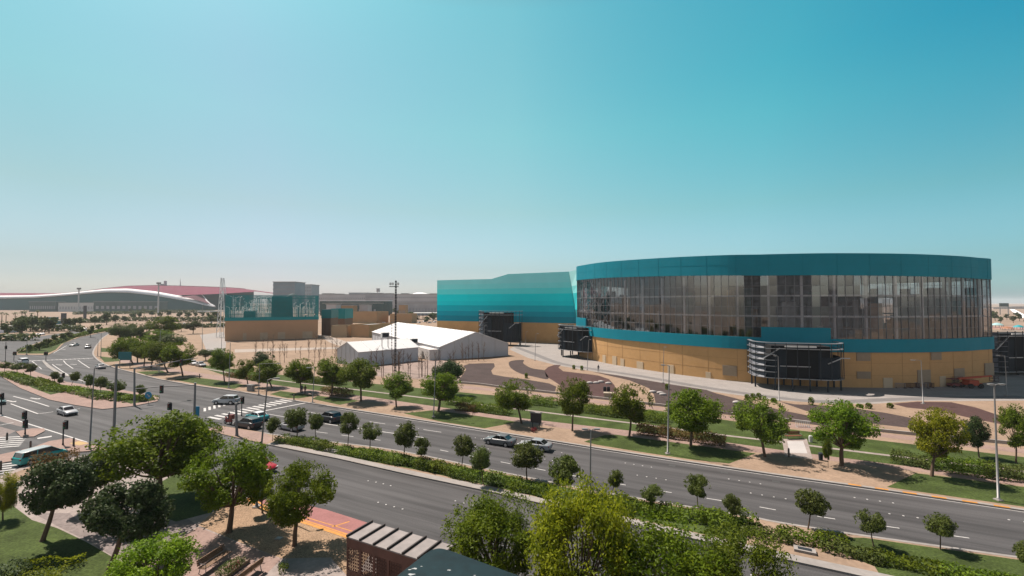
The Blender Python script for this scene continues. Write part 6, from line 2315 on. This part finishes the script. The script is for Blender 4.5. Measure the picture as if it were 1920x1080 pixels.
# pale bags and a tan bin on the planting bed
for i, (x, y) in enumerate(((1106, 719), (1118, 719), (1127, 717), (1141, 720), (1224, 736), (1243, 741), (1238, 738), (1381, 756))):
    p = G(x, y, ZV)
    mb = MB()
    mb.loft([[(a_ * math.cos(k * PI / 4) * 0.75, a_ * math.sin(k * PI / 4) * 0.45, z_) for k in range(8)] for a_, z_ in ((0.8, 0), (1.0, 0.15), (0.85, 0.35), (0.3, 0.45))])
    o = mb.build('sand_bag', M('bag_white', (0.36, 0.33, 0.31), 0.9), None, p)
    tag(o, 'pale filled bag lying on the dark planting bed', 'bag', 'pale bags on the planting beds')
p = G(1142, 748, ZV)
t = thing('skip_bin', 'tan box-shaped bin at the edge of the planting beds behind the slim tree', 'bin', p, -0.2)
MB().box((0, 0, 0.55), (1.9, 1.2, 1.1)).build('body', M('bin_tan', (0.27, 0.22, 0.16), 0.8), t)
MB().box((0, 0, 1.14), (2.0, 1.3, 0.08)).build('lid', M('bin_tan2', (0.3, 0.25, 0.19), 0.8), t)
for i, x in enumerate((1134, 1141)):
    p = G(x, 734, ZV)
    t = thing('barrel', 'dark barrel behind the tan bin, %s one' % ('left', 'right')[i], 'barrel', p)
    MB().tube([(0, 0, 0), (0, 0, 0.45), (0, 0, 0.9)], [0.3, 0.34, 0.3], 12).build('body', black, t)
    MB().tube([(0, 0, 0.9), (0, 0, 0.93)], 0.26, 12).build('lid', darksteel, t)


# ------------------------------------------------------------------ BENCHES, PLANTER, TRELLIS
def bench(label, px, py, ang, L=1.9, name='bench', m=None, z=ZV):
    p = G(px, py, z)
    t = thing(name, label, 'bench', p, ang)
    m = m or wood
    mb = MB()
    for i in range(4):
        mb.box((0, -0.22 + i * 0.14, 0.45), (L, 0.11, 0.045))
    mb.box((0, 0, 0.415), (L * 0.9, 0.4, 0.025))
    mb.build('seat', m, t)
    mb = MB()
    for i in range(3):
        mb.box((0, 0.30 + i * 0.03, 0.60 + i * 0.13), (L, 0.045, 0.11))
    mb.box((0, 0.36, 0.72), (0.06, 0.03, 0.42)).box((-L * 0.42, 0.36, 0.72), (0.06, 0.03, 0.42)).box((L * 0.42, 0.36, 0.72), (0.06, 0.03, 0.42))
    mb.build('backrest', m, t)
    for x in (-L * 0.44, L * 0.44):
        MB().tube([(x, -0.22, 0), (x, -0.24, 0.42), (x, 0.2, 0.42), (x, 0.28, 0.1), (x, 0.34, 0)], 0.028, 6).tube([(x, 0.2, 0.42), (x, 0.38, 0.95)], 0.026, 6).tube([(x, -0.24, 0.42), (x, -0.22, 0.66), (x, 0.27, 0.66)], 0.024, 6).build('leg', greyste, t)
    return t


da = G(425, 1032, ZV) - G(385, 1058, ZV)
ba = math.atan2(da.y, da.x)
bench('wooden bench with curved steel legs on the pink paving, left of the flower bed', 403, 1062, ba, 2.2)
bench('wooden bench seen from behind at the bottom edge, right of the flower bed', 462, 1086, ba + PI, 2.2)
pc = G(432, 1072, ZV)
o = MB().box((0, 0, 0.13), (2.4, 0.9, 0.26), rz=ba).build('planter', M('planter_stone', (0.17, 0.12, 0.09), 0.9), None, pc)
tag(o, 'low stone planter box between the two wooden benches', 'planter')
o.location.z = ZV
hedge('flowering bush growing in the planter between the two benches', [(418, 1079), (448, 1056)], 0.42, leafB, 0.8, 'planter flowers', 'flower_bush', leaf=0.055, dens=260, cat='shrub', z=ZV + 0.25)
hedge('red blooms among the planter bush between the benches', [(432, 1072), (440, 1064)], 0.36, MATS['red_flower'], 0.5, 'planter flowers', 'flower_bush', leaf=0.03, dens=60, cat='shrub', z=ZV + 0.3)
hedge('small green bush at the foot of the paving near the shelter', [(527, 1072), (535, 1070)], 0.5, leafH, 0.6, 'planter flowers', 'shrub', leaf=0.05, dens=240, cat='shrub')
bench('red-brown bench facing the pale paved square on the far lawn', 1488, 823, PI * 0.02, 2.2, m=M('red_wood', (0.17, 0.06, 0.035), 0.7))
p = G(1505, 801, ZV)
t = thing('trellis', 'small white trellis rack standing on the far path', 'trellis', p, -0.1)
mb = MB()
for z in (0.15, 0.85):
    mb.bar((-0.9, 0, z), (0.9, 0, z), 0.05)
for k in range(8):
    mb.bar((-0.9 + k * 0.257, 0, 0.0), (-0.9 + k * 0.257, 0, 0.85), 0.05)
mb.build('frame', M('rack_white', (0.45, 0.45, 0.44), 0.5), t)
for x in (-0.8, 0.8):
    MB().bar((x, -0.25, 0.03), (x, 0.25, 0.03), 0.06).build('foot', MATS['rack_white'], t)
for lab, x, y, m in (('white litter bin beside the pale paved square', 1520, 829, MATS['rack_white']), ('dark litter bin beside the thin young tree', 1539, 863, darksteel)):
    t = thing('litter_bin', lab, 'bin', G(x, y, ZV))
    MB().tube([(0, 0, 0), (0, 0, 0.75)], [0.2, 0.24], 12).build('body', m, t)
    MB().tube([(0, 0, 0.78), (0, 0, 0.86)], [0.25, 0.16], 12).build('lid', m, t)

# ------------------------------------------------------------------ BUS SHELTER
A = G(650, 1005, 2.85)
B = G(693, 977, 2.85)
C2 = G(850, 1022, 2.85)
lx = (C2 - B)
Ls = lx.length
ang = math.atan2(lx.y, lx.x)
org = A.copy()
org.z = ZV
bs = thing('bus_shelter', 'brown metal bus shelter with pierced lattice panels and a ribbed pale roof', 'bus shelter', org, ang)
WS = (B - A).length
HS = 2.62
MB().box((Ls / 2, WS / 2, HS + 0.03), (Ls, WS, 0.10)).build('roof', M('shelter_roof', (0.21, 0.185, 0.175), 0.7, 0.12, 1.2, fine=0.1, fscale=0.5), bs)
for i in range(7):
    MB().box((Ls * i / 6 + (0.04 if i == 0 else -0.04 if i == 6 else 0), WS / 2, HS + 0.14), (0.09, WS + 0.1, 0.14)).build('roof_rib', M('rib_dark', (0.03, 0.022, 0.02), 0.6), bs)
MB().box((Ls / 2, 0.05, HS - 0.12), (Ls + 0.02, 0.12, 0.24)).build('fascia', corten, bs)
bay = Ls / 6
for i in range(6):
    x0 = i * bay
    if i < 4:
        # frame round a pierced lattice, drawn as an eight-fold star net
        fr = MB()
        bw = 0.09
        for (xx0, xx1, zz0, zz1) in ((0, bay, 0.0, 0.62), (0, bay, 2.05, HS - 0.24), (0, bw, 0.62, 2.05), (bay - bw, bay, 0.62, 2.05)):
            fr.box((x0 + (xx0 + xx1) / 2, 0.05, (zz0 + zz1) / 2), (xx1 - xx0 - 0.001, 0.08, zz1 - zz0 - 0.001))
        pn = fr.build('wall_panel', corten, bs)
        lt = MB()
        nx_, nz_ = 5, 7
        cw, ch = (bay - 2 * bw) / nx_, (2.05 - 0.62) / nz_
        for a_ in range(nx_):
            for b_ in range(nz_):
                cx_, cz_ = x0 + bw + cw * (a_ + 0.5), 0.62 + ch * (b_ + 0.5)
                for q in range(4):
                    an = q * PI / 4
                    dx, dz = math.cos(an) * cw * 0.52, math.sin(an) * ch * 0.52
                    if q % 2:
                        dx, dz = dx * 1.3, dz * 1.3
                    lt.bar((cx_ - dx, 0.05, cz_ - dz), (cx_ + dx, 0.05, cz_ + dz), 0.022, 0.022)
                pr_ = [(cx_ + math.cos(k * PI / 4 + PI / 8) * cw * 0.3, 0.05, cz_ + math.sin(k * PI / 4 + PI / 8) * ch * 0.3) for k in range(8)]
                for k in range(8):
                    lt.bar(pr_[k], pr_[(k + 1) % 8], 0.02, 0.02)
        lt.build('lattice', corten, pn)
    else:
        MB().box((x0 + bay / 2, 0.05, (HS - 0.24) / 2), (bay - 0.01, 0.08, HS - 0.25)).build('wall_panel', corten, bs)
MB().box((0.06, WS - 0.1, HS / 2), (0.1, 0.1, HS - 0.06)).build('post', corten, bs)
MB().box((Ls * 0.5, 0.16, 1.3), (Ls * 0.30, 0.05, 1.7)).build('lattice_backing', M('lattice_backing', (0.05, 0.03, 0.028), 0.7), bs)  # dark sheet added behind two lattice panels, to keep their openings dark
MB().box((Ls - 0.05, WS / 2, HS / 2), (0.08, WS - 0.25, HS - 0.06)).build('side_panel', corten, bs)
for i in (2, 4):
    MB().box((Ls * i / 6, WS - 0.12, HS / 2), (0.1, 0.1, HS - 0.05)).build('post', corten, bs)
MB().box((Ls / 2, 0.45, 0.45), (Ls * 0.7, 0.4, 0.06)).box((Ls * 0.25, 0.45, 0.2), (0.08, 0.3, 0.42)).box((Ls * 0.75, 0.45, 0.2), (0.08, 0.3, 0.42)).build('seat', wood, bs)

# ------------------------------------------------------------------ TEAL ROOFED KIOSK AT THE BOTTOM EDGE
HK = 5.2
e1 = G(742, 1081, HK)
corner = G(817, 1022, HK)
e2 = G(985, 1083, HK)
d1, d2 = (e1 - corner).normalized(), (e2 - corner).normalized()
f1, f2 = corner + d1 * 9, corner + d2 * 9
far_ = f1 + (f2 - corner)
arc = [corner + d1 * 1.0, corner + d1 * 0.55 + d2 * 0.06, corner + d1 * 0.25 + d2 * 0.2, corner + d1 * 0.08 + d2 * 0.45, corner + d2 * 0.9]
plan = [f1] + crom(arc, 4) + [f2, far_]
cc = sum(plan, Vector()) / len(plan)
kt = thing('kiosk', 'small building at the bottom edge under a dark teal roof with a rounded corner', 'kiosk', (cc.x, cc.y, ZV))
tealroof = M('teal_roof', (0.004, 0.016, 0.020), 0.7, 0.25, 1.2, fine=0.1, fscale=0.3, spec=0.15)
pl = [(p.x - cc.x, p.y - cc.y) for p in plan]
inn = [(x * 0.97, y * 0.97) for x, y in pl]
MB().prism(pl, HK - ZV - 0.4, HK - ZV - 0.02, bottom=True).prism(inn, HK - ZV - 0.03, HK - ZV, bottom=False).build('roof', tealroof, kt)
MB().prism([(x * 0.9, y * 0.9) for x, y in pl], 0, HK - ZV - 0.42).build('wall', palestone, kt)
drp = MB()
r2 = random.Random(3)
for cx_, cy_, s_ in ((778, 1066, 0.16), (772, 1077, 0.2), (842, 1069, 0.10), (790, 1062, 0.07), (768, 1068, 0.1), (890, 1079, 0.07)):
    p = G(cx_, cy_, HK)
    q = [(p.x - cc.x + s_ * r2.uniform(0.4, 1.1) * math.cos(k * PI / 5), p.y - cc.y + s_ * 0.5 * r2.uniform(0.4, 1.1) * math.sin(k * PI / 5), HK - ZV + 0.004) for k in range(10)]
    drp.poly(q)
st = drp.build('stain', M('stain_white', (0.33, 0.34, 0.34), 0.9, 0.3, 0.05), kt)

# ------------------------------------------------------------------ RIGHT EDGE BACKGROUND
for lab, x, y, yt, wpx, m in (('small teal tent roof beyond the dark blue tower', 1910, 618, 609, 16, M('tent_teal', (0.02, 0.22, 0.25), 0.6)), ('small orange-brown tent roof beyond the dark blue tower', 1888, 619, 612, 18, M('tent_orange', (0.26, 0.12, 0.06), 0.6)),
                              ('small white-teal dome tent beside the arena right end', 1870, 614, 605, 18, M('tent_pale', (0.25, 0.4, 0.4), 0.6))):
    p = G(x, y, -0.05)
    W = wpx / 870 * p.y / 2
    h = AT(x, yt, p.y).z
    t = thing('tent', lab, 'tent', p)
    mb = MB()
    mb.loft([[(W * a_ * math.cos(k * PI / 6), W * a_ * math.sin(k * PI / 6), z_ * h) for k in range(12)] for a_, z_ in ((1.0, 0.5), (0.8, 0.72), (0.4, 0.92), (0.05, 1.0))])
    mb.build('canopy', m, t)
    for k in range(6):
        a_ = k * PI / 3
        MB().box((W * 0.95 * math.cos(a_), W * 0.95 * math.sin(a_), h * 0.25), (0.25, 0.25, h * 0.5)).build('pole', paleste, t)
sheet('paving', [(1858, 612), (1990, 610), (1990, 628), (1858, 630)], -0.05, M('far_pink_paving', (0.30, 0.17, 0.14), 0.9, 0.3, 12.0))
sheet('path', [(1893, 580), (1902, 580), (1925, 592), (1935, 596), (1912, 596)], -0.05, farwhite)
p = G(1883, 590, -0.05)
t = thing('gantry_sign', 'dark far sign board on two legs above the horizon at right', 'road sign', (p.x, p.y, -0.05))
for x in (-6, 6):
    MB().box((x, 0, 6), (0.8, 0.8, 12)).build('post', greyste, t)
MB().box((0, 0, 14.5), (13.5, 0.8, 5.0)).build('panel', M('sign_dark', (0.03, 0.05, 0.05), 0.6), t)
for i, (x0, x1, yt) in enumerate(((1862, 1900, 574.5), (1898, 1945, 573))):
    farblock('far_building', 'pale low far building on the right horizon, %s one' % ('left', 'right')[i], x0, x1, yt + 2, 1300, 30, M('far_pale_block', (0.38, 0.33, 0.31), 0.9), 1, 10)

# ------------------------------------------------------------------ UNSEEN BLOCKS ADDED BEHIND THE VIEWPOINT, FOR THE ARENA GLASS TO MIRROR
for lab, x, y, wx_, dp_, h_, m_ in (('pale unseen block added to be mirrored in the middle of the arena glass', 30, -75, 60, 20, 34, M('mirror_block', (0.18, 0.175, 0.18), 0.9, 0.1, 6.0)),
                                    ('taller dark unseen block added to be mirrored in the left part of the arena glass', -70, -95, 46, 20, 46, M('mirror_block_dark', (0.10, 0.085, 0.08), 0.9, 0.1, 6.0)),
                                    ('long low pink unseen block added, mirrored in the right part of the arena glass', 140, -60, 90, 20, 21, M('mirror_block_pink', (0.19, 0.17, 0.17), 0.9, 0.1, 6.0))):
    t = thing('hotel_block', lab, 'building', (x, y - dp_ / 2, -0.06))
    MB().box((0, 0, h_ / 2), (wx_, dp_, h_)).build('wall', m_, t)
    MB().box((0, 0, h_ + 0.3), (wx_ + 1, dp_ + 1, 0.6)).build('roof', roofmat, t)
    nfl = int(h_ / 3.4)
    for f_ in range(nfl):
        MB().box((0, dp_ / 2 + 0.05, 2 + f_ * 3.4), (wx_ * 0.96, 0.1, 1.7)).build('window_row', winm, t)
    mb = MB()
    for k in range(int(wx_ / 4) + 1):
        mb.box((-wx_ * 0.48 + k * 4 * 0.96, dp_ / 2 + 0.2, h_ / 2), (0.9, 0.4, h_ - 0.4))
    mb.box((0, dp_ / 2 + 0.15, h_ - 0.5), (wx_ * 0.98, 0.3, 0.8))
    mb.build('pilaster', m_, t)

# ------------------------------------------------------------------ HAZE
hz_m = bpy.data.materials.new('air_haze')
hz_m.use_nodes = True
ht = hz_m.node_tree
ht.nodes.clear()
ho = ht.nodes.new('ShaderNodeOutputMaterial')
pv = ht.nodes.new('ShaderNodeVolumePrincipled')
pv.inputs['Color'].default_value = (0.90, 0.93, 0.95, 1)
pv.inputs['Density'].default_value = 0.0001
pv.inputs['Anisotropy'].default_value = 0.0
ht.links.new(pv.outputs[0], ho.inputs['Volume'])
hb = MB().box((0, 4380, 35.5), (18100, 9300, 74)).build('haze', hz_m)
hb['kind'] = 'stuff'
